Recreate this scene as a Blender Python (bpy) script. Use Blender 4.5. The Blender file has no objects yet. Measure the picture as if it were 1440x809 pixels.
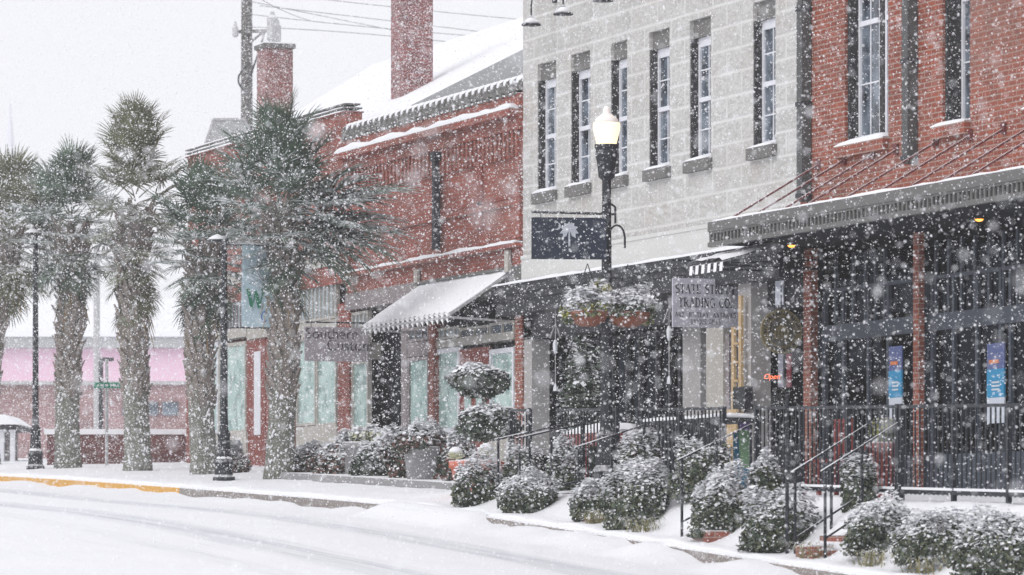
import bpy, math, random
import numpy as np
from mathutils import Vector, Matrix, Euler, noise

random.seed(7)
rng = np.random.default_rng(11)
SC = bpy.context.scene
COL = SC.collection

# ------------------------------------------------------------------ camera
F = 6300.0                      # focal length in px of a 1440 px wide frame
TH = math.atan(2320.0 / F)      # the street axis (+Y) vanishes left of frame
S_, C_ = math.sin(TH), math.cos(TH)
E = 1.65                        # eye height above the road at the camera
HY = 765.0                      # eye level row

cam_d = bpy.data.cameras.new('camera')
cam = bpy.data.objects.new('camera', cam_d)
COL.objects.link(cam)
cam.location = (0, 0, E)
cam.rotation_euler = (math.radians(90), 0, -TH)
cam_d.sensor_width = 36.0
cam_d.lens = F / 1440.0 * 36.0
cam_d.shift_y = (HY - 404.5) / 1440.0
cam_d.clip_start = 0.5
cam_d.clip_end = 3000
cam_d.dof.use_dof = True
cam_d.dof.focus_distance = 64.0
cam_d.dof.aperture_fstop = 4.0
SC.camera = cam

# ------------------------------------------------------------------ light
W = bpy.data.worlds.new('World')
SC.world = W
W.use_nodes = True
nt = W.node_tree
nt.nodes.clear()
SUN_EL, SUN_AZ = math.radians(38), math.radians(250)
sky = nt.nodes.new('ShaderNodeTexSky')
sky.sky_type = 'NISHITA'
sky.sun_disc = False
sky.sun_elevation = SUN_EL
sky.sun_rotation = SUN_AZ
sky.dust_density = 4.0
hs = nt.nodes.new('ShaderNodeHueSaturation')
hs.inputs['Saturation'].default_value = 0.12
mx = nt.nodes.new('ShaderNodeMix')
mx.data_type = 'RGBA'
mx.inputs[0].default_value = 0.88           # thick snow cloud evens the sky out
mx.inputs[7].default_value = (8.6, 8.65, 9.05, 1)
bg = nt.nodes.new('ShaderNodeBackground')
bg.inputs['Strength'].default_value = 0.1
wo = nt.nodes.new('ShaderNodeOutputWorld')
nt.links.new(sky.outputs[0], hs.inputs['Color'])
nt.links.new(hs.outputs[0], mx.inputs[6])
nt.links.new(mx.outputs[2], bg.inputs[0])
nt.links.new(bg.outputs[0], wo.inputs[0])

sun_d = bpy.data.lights.new('sun', 'SUN')
sun_d.energy = 0.95
sun_d.angle = math.radians(60)
sun_d.color = (1.0, 0.97, 0.93)
sun = bpy.data.objects.new('sun', sun_d)
COL.objects.link(sun)
sun.rotation_euler = (math.radians(50), 0, math.radians(-62))

SC.view_settings.view_transform = 'Standard'
SC.view_settings.look = 'None'
SC.view_settings.exposure = 0.2
SC.view_settings.gamma = 1.0
SC.view_settings.use_curve_mapping = False
SC.render.engine = 'CYCLES'
SC.cycles.max_bounces = 6
SC.cycles.diffuse_bounces = 3
SC.cycles.glossy_bounces = 3
SC.cycles.transparent_max_bounces = 12
SC.cycles.volume_bounces = 3
SC.cycles.sample_clamp_indirect = 4.0

# ------------------------------------------------------------------ placing helpers
def dX(px, X):
    t = (px - 720.0) / F
    return X / (S_ + t * C_)
def onX(px, X):                 # Y of the point of plane X seen in column px
    t = (px - 720.0) / F
    return dX(px, X) * (C_ - t * S_)
def zat(py, d):
    return E + (HY - py) / F * d
def P(px, py, X):
    return Vector((X, onX(px, X), zat(py, dX(px, X))))
def PD(px, py, d):              # at a given depth
    r = (px - 720.0) / F * d
    return Vector((d * S_ + r * C_, d * C_ - r * S_, zat(py, d)))
def scl(px, X):
    return F / dX(px, X)        # px per metre

def curve(kn):
    xs = [k[0] for k in kn]; ys = [k[1] for k in kn]
    n = len(xs)
    dl = [(ys[i+1]-ys[i])/(xs[i+1]-xs[i]) for i in range(n-1)]
    m = [dl[0]] + [(dl[i-1]+dl[i])/2 if dl[i-1]*dl[i] > 0 else 0 for i in range(1, n-1)] + [dl[-1]]
    def f(x):
        if x <= xs[0]: return ys[0] + m[0]*(x-xs[0])
        if x >= xs[-1]: return ys[-1]
        i = 0
        while x > xs[i+1]: i += 1
        h = xs[i+1]-xs[i]; t = (x-xs[i])/h
        return ((2*t**3-3*t*t+1)*ys[i] + (t**3-2*t*t+t)*h*m[i] + (-2*t**3+3*t*t)*ys[i+1] + (t**3-t*t)*h*m[i+1])
    return f
_k = curve([(-40,-2.4),(0,-1.52),(20,-1.15),(35,-.72),(43.5,-.30),(56.8,.47),(65.2,.78),(81.5,1.28),(110,1.9),(160,2.6),(420,3.6)])
_t = curve([(-40,-1.6),(0,-.5),(20,-.1),(42,.36),(56,.70),(62,.86),(70,1.1),(90,1.6),(420,4)])
def gz(Y): return E + _k(Y)
def tz(Y): return E + _t(Y)
def sstep(a, b, x):
    t = min(1, max(0, (x-a)/(b-a))); return t*t*(3-2*t)
KX = 19.9                        # kerb line
def pave(X, Y):
    base = gz(Y) + 0.03*min(max(X-KX, 0), 6)
    w = sstep(20.05, 21.1, X) * (1 - sstep(56.5, 62, Y))
    return base + w*(tz(Y)-base)
def snowy(X, Y):
    a = 0.035*noise.noise(Vector((X*1.3, Y*1.0, 3))) + 0.02*noise.noise(Vector((X*4, Y*3, 9)))
    return pave(X, Y) + 0.03 + a

# ------------------------------------------------------------------ mesh builder
class MB:
    def __init__(s): s.v = []; s.f = []; s.m = []
    def add(s, vs, fs, mi=0):
        o = len(s.v); s.v += [tuple(v) for v in vs]
        s.f += [tuple(i+o for i in f) for f in fs]; s.m += [mi]*len(fs); return s
    def box(s, x0, x1, y0, y1, z0, z1, mi=0):
        if x0 > x1: x0, x1 = x1, x0
        if y0 > y1: y0, y1 = y1, y0
        if z0 > z1: z0, z1 = z1, z0
        vs = [(x0,y0,z0),(x1,y0,z0),(x1,y1,z0),(x0,y1,z0),(x0,y0,z1),(x1,y0,z1),(x1,y1,z1),(x0,y1,z1)]
        return s.add(vs, [(0,3,2,1),(4,5,6,7),(0,1,5,4),(1,2,6,5),(2,3,7,6),(3,0,4,7)], mi)
    def bar(s, p0, p1, w, h=None, mi=0, up=(0,0,1)):
        p0, p1 = Vector(p0), Vector(p1); h = w if h is None else h
        d = (p1-p0).normalized(); u = Vector(up)
        if abs(d.dot(u)) > .98: u = Vector((1,0,0))
        a = d.cross(u).normalized(); b = a.cross(d).normalized()
        vs = []
        for p in (p0, p1):
            for (i, j) in ((-1,-1),(1,-1),(1,1),(-1,1)):
                vs.append(p + a*(i*w/2) + b*(j*h/2))
        return s.add(vs, [(0,1,2,3),(7,6,5,4),(0,4,5,1),(1,5,6,2),(2,6,7,3),(3,7,4,0)], mi)
    def tube(s, pts, r, n=8, mi=0, cap=True):
        pts = [Vector(p) for p in pts]; k = len(pts)
        rs = r if isinstance(r, (list, tuple)) else [r]*k
        vs = []; fs = []
        prev = None
        for i, p in enumerate(pts):
            d = (pts[min(i+1,k-1)] - pts[max(i-1,0)]).normalized()
            u = prev if prev is not None else (Vector((0,0,1)) if abs(d.z) < .9 else Vector((1,0,0)))
            a = d.cross(u)
            a = a.normalized() if a.length > 1e-6 else d.orthogonal().normalized()
            b = a.cross(d).normalized(); prev = b
            for j in range(n):
                an = 2*math.pi*j/n
                vs.append(p + (a*math.cos(an) + b*math.sin(an))*rs[i])
        for i in range(k-1):
            for j in range(n):
                q = (j+1) % n
                fs.append((i*n+j, i*n+q, (i+1)*n+q, (i+1)*n+j))
        if cap:
            fs.append(tuple(range(n-1,-1,-1))); fs.append(tuple((k-1)*n+j for j in range(n)))
        return s.add(vs, fs, mi)
    def lathe(s, c, prof, n=16, mi=0, ridge=0):
        cx, cy, cz = c; vs = []; fs = []; k = len(prof)
        for (r, z) in prof:
            for j in range(n):
                an = 2*math.pi*j/n; rr = r*(1-ridge*(j % 2))
                vs.append((cx+rr*math.cos(an), cy+rr*math.sin(an), cz+z))
        for i in range(k-1):
            for j in range(n):
                q = (j+1) % n
                fs.append((i*n+j, i*n+q, (i+1)*n+q, (i+1)*n+j))
        fs.append(tuple(range(n-1,-1,-1))); fs.append(tuple((k-1)*n+j for j in range(n)))
        return s.add(vs, fs, mi)
    def build(s, name, mats, parent=None, smooth=False, local=False):
        if not isinstance(mats, (list, tuple)): mats = [mats]
        off = Vector((0,0,0))
        if parent is not None and not local:
            q = parent
            while q is not None: off += q.location; q = q.parent
        me = bpy.data.meshes.new(name)
        me.from_pydata([(v[0]-off.x, v[1]-off.y, v[2]-off.z) for v in s.v], [], s.f)
        for m in mats: me.materials.append(m)
        if len(mats) > 1: me.polygons.foreach_set('material_index', s.m)
        if smooth: me.polygons.foreach_set('use_smooth', [True]*len(me.polygons))
        me.update()
        o = bpy.data.objects.new(name, me); COL.objects.link(o)
        if parent is not None: o.parent = parent
        return o

def tag(o, label=None, cat=None, group=None, kind=None):
    if label: o['label'] = label
    if cat: o['category'] = cat
    if group: o['group'] = group
    if kind: o['kind'] = kind
    return o
def thing(name, loc, label, cat, group=None):
    o = bpy.data.objects.new(name, None); COL.objects.link(o)
    o.location = loc; o.empty_display_size = .2
    return tag(o, label, cat, group)
def dup_child(src, parent, loc=None, rot=None, scale=None):
    c = src.copy(); COL.objects.link(c); c.parent = parent
    if loc is not None: c.location = loc
    if rot is not None: c.rotation_euler = rot
    if scale is not None: c.scale = scale
    return c

# ------------------------------------------------------------------ materials
def newmat(name):
    m = bpy.data.materials.new(name); m.use_nodes = True
    n = m.node_tree; b = n.nodes['Principled BSDF']
    return m, n, b
def nd(n, t, **kw):
    x = n.nodes.new(t)
    for k, v in kw.items(): setattr(x, k, v)
    return x
def lk(n, a, b): n.links.new(a, b)
SNOW = (0.86, 0.87, 0.90, 1)
def mixc(n, fac, a, b):
    m = nd(n, 'ShaderNodeMix', data_type='RGBA')
    if isinstance(fac, (int, float)): m.inputs[0].default_value = fac
    else: lk(n, fac, m.inputs[0])
    for i, c in ((6, a), (7, b)):
        if isinstance(c, tuple): m.inputs[i].default_value = c
        else: lk(n, c, m.inputs[i])
    return m.outputs[2]
def noise_(n, scale, detail=4, vec=None, rough=.55):
    x = nd(n, 'ShaderNodeTexNoise'); x.inputs['Scale'].default_value = scale
    x.inputs['Detail'].default_value = detail; x.inputs['Roughness'].default_value = rough
    if vec is not None: lk(n, vec, x.inputs['Vector'])
    return x.outputs[0]
def ramp(n, fac, p):
    r = nd(n, 'ShaderNodeMapRange'); lk(n, fac, r.inputs[0])
    r.inputs[1].default_value, r.inputs[2].default_value = p[0], p[1]
    r.inputs[3].default_value, r.inputs[4].default_value = p[2] if len(p) > 2 else 0, p[3] if len(p) > 3 else 1
    return r.outputs[0]
def math_(n, op, a, b=None):
    m = nd(n, 'ShaderNodeMath', operation=op)
    for i, c in enumerate((a, b)):
        if c is None: continue
        if isinstance(c, (int, float)): m.inputs[i].default_value = c
        else: lk(n, c, m.inputs[i])
    return m.outputs[0]
def upface(n, lo=.45, hi=.8, ns=14, amt=.5):
    g = nd(n, 'ShaderNodeNewGeometry'); sx = nd(n, 'ShaderNodeSeparateXYZ')
    lk(n, g.outputs['Normal'], sx.inputs[0])
    nz = noise_(n, ns, 3, g.outputs['Position'])
    a = math_(n, 'ADD', sx.outputs[2], math_(n, 'MULTIPLY', math_(n, 'SUBTRACT', nz, .5), amt))
    return ramp(n, a, (lo, hi))
def stuck(n, amount=.5, scale=42):       # snow blown on to upright faces in flecks
    g = nd(n, 'ShaderNodeNewGeometry')
    nz = noise_(n, scale, 4, g.outputs['Position'], .7)
    return ramp(n, nz, (.74-amount*.3, .78-amount*.3))
def plain(name, col, rough=.6, var=.15, snow=True, fleck=0, metal=0, spec=.4, ns=6, bump=0):
    m, n, b = newmat(name)
    c = (*col, 1)
    v = noise_(n, ns, 5)
    dk = tuple(x*(1-var) for x in col)+(1,); lt = tuple(min(1, x*(1+var)) for x in col)+(1,)
    out = mixc(n, v, dk, lt)
    if fleck: out = mixc(n, stuck(n, fleck), out, SNOW)
    if snow: out = mixc(n, upface(n), out, SNOW)
    lk(n, out, b.inputs['Base Color'])
    b.inputs['Roughness'].default_value = rough; b.inputs['Metallic'].default_value = metal
    b.inputs['Specular IOR Level'].default_value = spec
    if bump:
        bp = nd(n, 'ShaderNodeBump'); bp.inputs['Strength'].default_value = bump; bp.inputs['Distance'].default_value = .02
        lk(n, noise_(n, 40, 5), bp.inputs['Height']); lk(n, bp.outputs[0], b.inputs['Normal'])
    return m
def wallvec(n):
    g = nd(n, 'ShaderNodeNewGeometry'); s = nd(n, 'ShaderNodeSeparateXYZ'); lk(n, g.outputs['Position'], s.inputs[0])
    c = nd(n, 'ShaderNodeCombineXYZ')
    lk(n, math_(n, 'ADD', s.outputs[0], s.outputs[1]), c.inputs[0]); lk(n, s.outputs[2], c.inputs[1])
    return c.outputs[0], g.outputs['Position']
def brick(name, c1, c2, mortar, bw=.21, bh=.069, ms=.011, fleck=.3, dirt=(.05,.035,.03)):
    m, n, b = newmat(name)
    v, pos = wallvec(n)
    t = nd(n, 'ShaderNodeTexBrick'); lk(n, v, t.inputs['Vector'])
    t.inputs['Scale'].default_value = 1; t.inputs['Brick Width'].default_value = bw; t.inputs['Row Height'].default_value = bh
    t.inputs['Mortar Size'].default_value = ms; t.inputs['Mortar Smooth'].default_value = .3; t.inputs['Bias'].default_value = -.1
    t.inputs['Color1'].default_value = (*c1, 1); t.inputs['Color2'].default_value = (*c2, 1); t.inputs['Mortar'].default_value = (*mortar, 1)
    st = ramp(n, noise_(n, .9, 6, pos, .65), (.45, .75, 0, .6))
    out = mixc(n, st, t.outputs[0], (*dirt, 1))
    out = mixc(n, ramp(n, noise_(n, 9, 4, pos), (.5, .8, 0, .45)), out, (c1[0]*1.35, c1[1]*1.8, c1[2]*1.8, 1))
    if fleck: out = mixc(n, stuck(n, fleck, 44), out, SNOW)
    out = mixc(n, upface(n), out, SNOW)
    out = mixc(n, ramp(n, noise_(n, .35, 3, pos), (.45,.7,0,.3)), out, (.36,.20,.16,1))
    lk(n, out, b.inputs['Base Color']); b.inputs['Roughness'].default_value = .88
    bp = nd(n, 'ShaderNodeBump'); bp.inputs['Strength'].default_value = .8; bp.inputs['Distance'].default_value = .012
    h = math_(n, 'ADD', math_(n, 'MULTIPLY', t.outputs[1], -1), math_(n, 'MULTIPLY', noise_(n, 30, 4, pos), .4))
    lk(n, h, bp.inputs['Height']); lk(n, bp.outputs[0], b.inputs['Normal'])
    return m

M = {}
M['brick'] = brick('red_brick', (.31,.068,.036), (.20,.042,.026), (.36,.25,.21), fleck=.28)
M['brick_mid'] = brick('weathered_red_brick', (.32,.07,.045), (.22,.045,.034), (.27,.14,.12), fleck=.42)
M['brick_dark'] = brick('purple_brick', (.17,.045,.05), (.11,.03,.035), (.16,.09,.09), fleck=.42)
M['brick_hazed'] = brick('hazed_pink_brick', (.38,.21,.22), (.32,.18,.19), (.42,.32,.33), fleck=.45)  # distant brick, lightened so its colour carries the haze
M['chimney'] = brick('chimney_brick', (.30,.075,.07), (.16,.045,.045), (.25,.15,.15), fleck=.62)

def stone_mat():
    m, n, b = newmat('rock_faced_block')
    v, pos = wallvec(n)
    t = nd(n, 'ShaderNodeTexBrick'); lk(n, v, t.inputs['Vector'])
    t.inputs['Scale'].default_value = 1; t.inputs['Brick Width'].default_value = 1.05; t.inputs['Row Height'].default_value = .335
    t.inputs['Mortar Size'].default_value = .04; t.inputs['Mortar Smooth'].default_value = 1.0
    t.inputs['Color1'].default_value = (.58,.58,.57,1); t.inputs['Color2'].default_value = (.65,.65,.64,1); t.inputs['Mortar'].default_value = (.65,.65,.645,1)
    mp = nd(n, 'ShaderNodeMapping'); lk(n, pos, mp.inputs[0]); mp.inputs['Scale'].default_value = (1, 1, 2.4)
    rk = noise_(n, 9.5, 8, mp.outputs[0], .78)
    core = ramp(n, t.outputs[1], (.7, 0))
    out = mixc(n, math_(n, 'MULTIPLY', core, ramp(n, rk, (.38,.60,.72,0))), t.outputs[0], (.30,.29,.275,1))
    out = mixc(n, ramp(n, noise_(n, 1.1, 5, pos), (.4,.72,0,.4)), out, (.42,.375,.33,1))
    out = mixc(n, stuck(n, .3), out, SNOW)
    lk(n, out, b.inputs['Base Color']); b.inputs['Roughness'].default_value = .9
    bp = nd(n, 'ShaderNodeBump'); bp.inputs['Strength'].default_value = .7; bp.inputs['Distance'].default_value = .014
    h = math_(n, 'MULTIPLY', math_(n, 'SUBTRACT', 1.0, t.outputs[1]), math_(n, 'ADD', .45, rk))
    lk(n, h, bp.inputs['Height']); lk(n, bp.outputs[0], b.inputs['Normal'])
    return m
M['stone'] = stone_mat()
M['render'] = plain('painted_render', (.60,.60,.585), .85, .08, fleck=.2)
M['snow'] = None
def snow_mat(name, tracks=False):
    m, n, b = newmat(name)
    g = nd(n, 'ShaderNodeNewGeometry'); pos = g.outputs['Position']
    out = mixc(n, noise_(n, .6, 4, pos), (.80,.81,.85,1), (.88,.885,.91,1))
    if tracks:
        s = nd(n, 'ShaderNodeSeparateXYZ'); lk(n, pos, s.inputs[0])
        mp = nd(n, 'ShaderNodeMapping'); lk(n, pos, mp.inputs[0]); mp.inputs['Scale'].default_value = (3.2, .10, 1)
        str_ = noise_(n, 1.0, 5, mp.outputs[0], .6)
        fine = noise_(n, 3.4, 4, mp.outputs[0], .6)
        wob = math_(n, 'MULTIPLY', math_(n, 'SUBTRACT', noise_(n, .05, 2, pos), .5), 1.1)
        x = math_(n, 'ADD', s.outputs[0], wob)
        tot = None
        for (c, w, a) in ((17.9,.5,.8),(15.6,.6,.9),(14.2,.3,.3)):
            d = math_(n, 'ABSOLUTE', math_(n, 'SUBTRACT', x, c))
            k = math_(n, 'MULTIPLY', ramp(n, d, (w, w*.35)), a)
            tot = k if tot is None else math_(n, 'MAXIMUM', tot, k)
        tk = math_(n, 'MULTIPLY', tot, ramp(n, str_, (.35,.62,.25,1)))
        tk2 = math_(n, 'MULTIPLY', tk, ramp(n, fine, (.4,.65,.5,1)))
        out = mixc(n, math_(n, 'MULTIPLY', tk2, .95), out, (.47,.49,.54,1))
        out = mixc(n, ramp(n, fine, (.55,.75,0,.18)), out, (.55,.57,.61,1))
    lk(n, out, b.inputs['Base Color']); b.inputs['Roughness'].default_value = .75
    b.inputs['Specular IOR Level'].default_value = .25
    bp = nd(n, 'ShaderNodeBump'); bp.inputs['Strength'].default_value = .5; bp.inputs['Distance'].default_value = .03
    lk(n, math_(n, 'ADD', noise_(n, 5, 6, pos), math_(n, 'MULTIPLY', noise_(n, 45, 3, pos), .25)), bp.inputs['Height'])
    lk(n, bp.outputs[0], b.inputs['Normal'])
    return m
M['snow'] = snow_mat('fresh_snow')
M['road'] = snow_mat('driven_snow', True)
M['kerb'] = plain('kerb_concrete', (.23,.20,.185), .9, .35, fleck=.55, ns=3)
M['yellow'] = plain('yellow_kerb_paint', (.62,.33,.05), .8, .3, fleck=.5, ns=3)
M['iron'] = plain('black_iron', (.014,.017,.024), .45, .2, fleck=.3)
M['iron_clean'] = plain('dark_iron', (.013,.017,.025), .45, .2)
M['dark'] = plain('dark_trim', (.026,.028,.034), .6, .3, fleck=.3)
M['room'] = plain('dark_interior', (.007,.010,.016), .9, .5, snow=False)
M['grey'] = plain('grey_painted_metal', (.135,.133,.13), .6, .15, fleck=.15)
M['lint'] = plain('grey_lintel', (.16,.155,.15), .85, .3, fleck=.3, ns=14)
M['jamb'] = plain('charcoal_jamb', (.028,.028,.03), .8, .5, fleck=.35, ns=12)
M['white'] = plain('white_paint', (.72,.73,.78), .5, .06)
M['taupe'] = plain('taupe_fascia', (.27,.235,.24), .8, .12, fleck=.4)
M['beige'] = plain('beige_timber', (.44,.42,.385), .75, .12, fleck=.3)
M['pipe'] = plain('dark_grey_pipe', (.075,.078,.08), .6, .3, fleck=.25)
M['pale'] = plain('pale_pillar', (.42,.405,.40), .75, .1, fleck=.2)
M['maroon'] = plain('maroon_paint', (.22,.05,.035), .6, .25, fleck=.3)
M['rod'] = plain('maroon_rod', (.14,.035,.035), .55, .3)
M['rib'] = plain('rib_gap_shade', (.03,.03,.03), .7, .2)
M['coldmull'] = plain('blue_grey_mullion', (.05,.062,.085), .55, .3, snow=False)
M['wood'] = plain('yellow_pine', (.52,.37,.20), .6, .15)
M['terra'] = plain('terracotta', (.52,.13,.075), .75, .15, fleck=.25)
M['redpot'] = plain('dull_red_glaze', (.21,.035,.03), .5, .25, fleck=.2)
M['concrete'] = plain('grey_concrete', (.27,.265,.27), .9, .2, fleck=.35, bump=.4)
M['spire'] = plain('hazed_steeple', (.70,.71,.76), .8, .03)  # near-white base colour paints in the snow haze over the spire
M['pink'] = plain('hazed_pink_wall', (.78,.54,.66), .85, .05, fleck=.25)  # pink paled in the base colour to imitate distance haze
M['roofgrey'] = plain('grey_roof_edge', (.40,.41,.42), .8, .08)
M['navy'] = plain('navy_sign', (.012,.02,.04), .45, .3, snow=False)
M['signgrey'] = plain('lavender_grey_board', (.46,.46,.53), .6, .05)
M['signgrey2'] = plain('mauve_grey_board', (.40,.365,.40), .6, .06, fleck=.3)
M['ink'] = plain('black_lettering', (.03,.03,.035), .6, .1, snow=False)
M['ink2'] = plain('grey_lettering', (.10,.085,.10), .6, .1, snow=False)
M['letter'] = plain('white_lettering', (.66,.68,.72), .6, .05, snow=False)
M['faint'] = plain('faded_white_lettering', (.42,.45,.50), .6, .2, snow=False)
M['bronze'] = plain('aged_gilt', (.20,.165,.085), .5, .4, snow=False, fleck=.25, ns=20)
M['bronze_dark'] = plain('dark_gilt', (.10,.09,.065), .6, .3, snow=False)
M['banner'] = plain('pale_blue_banner', (.42,.54,.60), .8, .05, fleck=.2)
M['green_ink'] = plain('green_lettering', (.02,.17,.10), .7, .1, snow=False)
M['blue_ink'] = plain('blue_lettering', (.05,.13,.40), .7, .1, snow=False)
M['streetgreen'] = plain('green_sign', (.02,.26,.15), .5, .1, fleck=.4)
M['cyan'] = plain('cyan_poster', (.03,.28,.52), .6, .05, snow=False)
M['indigo'] = plain('indigo_poster', (.10,.13,.30), .6, .2, snow=False)
M['poster'] = plain('white_poster', (.62,.66,.74), .6, .04, snow=False)
M['orange'] = plain('orange_print', (.7,.2,.05), .6, .1, snow=False)
M['curtain'] = plain('grey_curtain', (.26,.27,.32), .9, .25, snow=False, ns=3)
M['galv'] = plain('galvanised', (.45,.45,.46), .5, .1, metal=.3, fleck=.3)
M['pole'] = plain('weathered_timber_pole', (.10,.09,.085), .9, .35, fleck=.5)
M['bark'] = plain('palm_bark', (.17,.15,.13), .95, .5, fleck=.5, ns=12, bump=.8)
M['mossbark'] = plain('mossy_palm_bark', (.17,.17,.145), .95, .5, fleck=.5, ns=12, bump=.8)
M['boot'] = plain('palm_boot', (.23,.20,.18), .9, .5, fleck=.35, ns=9)
M['deadleaf'] = plain('dead_frond', (.30,.20,.09), .9, .3)
M['cloth'] = plain('white_canvas', (.87,.87,.89), .9, .03)
M['blackcloth'] = plain('black_canvas', (.03,.03,.035), .9, .1, snow=False)
M['coir'] = plain('coir_liner', (.24,.085,.05), .95, .35, fleck=.3, ns=20)
M['purple'] = plain('purple_print', (.2,.12,.35), .7, .1, snow=False)
M['lime'] = plain('lime_print', (.22,.38,.22), .7, .1, snow=False)
M['blue'] = plain('blue_board', (.04,.22,.38), .6, .1)
M['crimson'] = plain('crimson_cloth', (.17,.015,.03), .8, .2, snow=False)

def leafmat(name, c, snowamt=True, lo=.55, hi=.75, amt=.9):
    m, n, b = newmat(name)
    g = nd(n, 'ShaderNodeNewGeometry')
    o = nd(n, 'ShaderNodeObjectInfo')
    v = noise_(n, 5, 3, g.outputs['Position'])
    out = mixc(n, v, tuple(x*.55 for x in c)+(1,), tuple(x*1.45 for x in c)+(1,))
    if snowamt:
        sx = nd(n, 'ShaderNodeSeparateXYZ'); lk(n, g.outputs['Normal'], sx.inputs[0])
        nz = noise_(n, 9, 3, g.outputs['Position'])
        a = math_(n, 'ADD', math_(n, 'ABSOLUTE', sx.outputs[2]), math_(n, 'MULTIPLY', math_(n, 'SUBTRACT', nz, .5), amt))
        out = mixc(n, ramp(n, a, (lo, hi)), out, SNOW)
    lk(n, out, b.inputs['Base Color']); b.inputs['Roughness'].default_value = .6
    b.inputs['Specular IOR Level'].default_value = .3
    return m
M['palm'] = leafmat('palmetto_leaf', (.105,.15,.11), True, .83, 1.06, 1.1)
M['palm2'] = leafmat('palmetto_leaf_olive', (.17,.18,.115), True, .83, 1.06, 1.1)
M['leaf'] = leafmat('evergreen_leaf', (.06,.08,.058), False)
M['leaf2'] = leafmat('olive_leaf', (.11,.125,.075), False)
M['leaf_red'] = leafmat('russet_leaf', (.16,.075,.06), False)
M['leaf_yel'] = leafmat('yellow_green_leaf', (.30,.30,.08), False)
M['grass'] = leafmat('straw_green_blade', (.26,.24,.12), True, .7, .95, .8)
M['flower'] = plain('cream_petal', (.62,.62,.42), .8, .15)
M['leafsnow'] = plain('clinging_snow', (.84,.85,.88), .8, .05, snow=False)

def glass(name, tint=(.6,.7,.8)):
    m, n, b = newmat(name)
    n.nodes.remove(b)
    out = n.nodes['Material Output']
    t = nd(n, 'ShaderNodeBsdfTransparent'); t.inputs[0].default_value = (*tint, 1)
    g = nd(n, 'ShaderNodeBsdfGlossy'); g.inputs['Roughness'].default_value = .04
    g.inputs[0].default_value = (.20,.235,.30,1)
    fr = nd(n, 'ShaderNodeFresnel'); fr.inputs[0].default_value = 1.35
    ms = nd(n, 'ShaderNodeMixShader'); lk(n, fr.outputs[0], ms.inputs[0]); lk(n, t.outputs[0], ms.inputs[1]); lk(n, g.outputs[0], ms.inputs[2])
    lk(n, ms.outputs[0], out.inputs[0])
    return m
M['glass'] = glass('shop_glass')
def pane(name, c1, c2, rough=.15, sc=2.2, spec=.5, dim=0):
    m, n, b = newmat(name)
    v, pos = wallvec(n)
    out = mixc(n, ramp(n, noise_(n, sc, 3, v), (.35,.65)), (*c1,1), (*c2,1))
    if dim:                                    # merchandise seen dimly behind the frosted glass
        g = nd(n, 'ShaderNodeSeparateXYZ'); lk(n, v, g.inputs[0])
        sh = ramp(n, noise_(n, 3.4, 2, v), (.50,.60))
        out = mixc(n, math_(n, 'MULTIPLY', sh, dim), out, (.12,.20,.20,1))
        out = mixc(n, ramp(n, noise_(n, 7, 3, v), (.58,.66,0,.5)), out, (.70,.76,.74,1))
    lk(n, out, b.inputs['Base Color']); b.inputs['Roughness'].default_value = rough
    b.inputs['Specular IOR Level'].default_value = spec
    return m
M['darkpane'] = pane('dark_pane', (.02,.025,.035), (.19,.23,.28), .08)
M['mint'] = pane('mint_reflection_pane', (.28,.44,.41), (.50,.66,.62), .2, 1.6, .5, .6)  # green-tinted glass, its pale reflection painted into the opaque colour
M['slat'] = pane('blue_blind_pane', (.25,.33,.38), (.45,.53,.58), .3)
def emis(name, col, st):
    m, n, b = newmat(name)
    b.inputs['Base Color'].default_value = (*col, 1); b.inputs['Emission Color'].default_value = (*col, 1)
    b.inputs['Emission Strength'].default_value = st
    return m
M['globe'] = emis('lit_lamp_glass', (1.0,.82,.52), .95)
M['globe_top'] = emis('frosted_lamp_top', (.80,.74,.70), .22)
M['bulb'] = emis('amber_bulb', (1.0,.36,.06), 2.5)
M['neon'] = emis('red_neon', (1.0,.22,.10), 1.3)

# ------------------------------------------------------------------ SETTING: snow ground, road, kerb
def grid(name, xs, ys, zf, mat_, smooth=True):
    vs = [(x, y, zf(x, y)) for y in ys for x in xs]
    nx = len(xs)
    fs = [(j*nx+i, j*nx+i+1, (j+1)*nx+i+1, (j+1)*nx+i) for j in range(len(ys)-1) for i in range(nx-1)]
    b = MB(); b.add(vs, fs)
    return tag(b.build(name, mat_, None, smooth), kind='structure')
def span(*seg):
    out = []
    for (a, b, st) in seg:
        n = max(1, int(round((b-a)/st)))
        out += [a+(b-a)*i/n for i in range(n)]
    out.append(seg[-1][1]); return out
def clump(Y):
    a = .5+.9*noise.noise(Vector((0, Y*.55, 5.5))) + .45*noise.noise(Vector((0, Y*1.7, 2.5)))
    if 54.6 < Y < 58.2: a = 1.2
    if 60 < Y: a = max(0, a-.25)*.5
    return min(1.15, max(0, a))
def roadz(X, Y):
    z = gz(Y) - .155
    z += .006*noise.noise(Vector((X*.8, Y*.25, 1)))
    if X > 18.9:
        w = sstep(18.95+.35*noise.noise(Vector((1, Y*.9, 7))), 19.72, X)
        z += w*(.01 + .17*clump(Y))
    for c in (17.9, 15.9):
        z -= .018*math.exp(-((X-c-.3*noise.noise(Vector((0, Y*.05, 0))))/.28)**2)
    return z
ys_near = span((-40,30,5),(30,62,.12),(62,95,.3),(95,140,2),(140,420,20))
grid('road', span((-150,-10,20),(-10,12,1.2),(12,18.9,.22),(18.9,19.76,.06)), ys_near, roadz, M['road'])
def lip(Y): return 19.80 + .05*noise.noise(Vector((3, Y*1.4, 1))) + .03*noise.noise(Vector((3, Y*5, 1)))
def pavez(X, Y):
    return snowy(max(X, KX), Y) + .02
xs_p = span((20.0,21.6,.1),(21.6,26,.4),(26,40,4),(40,200,40))
vs = []; fs = []
cols = [None, None, None] + xs_p
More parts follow.
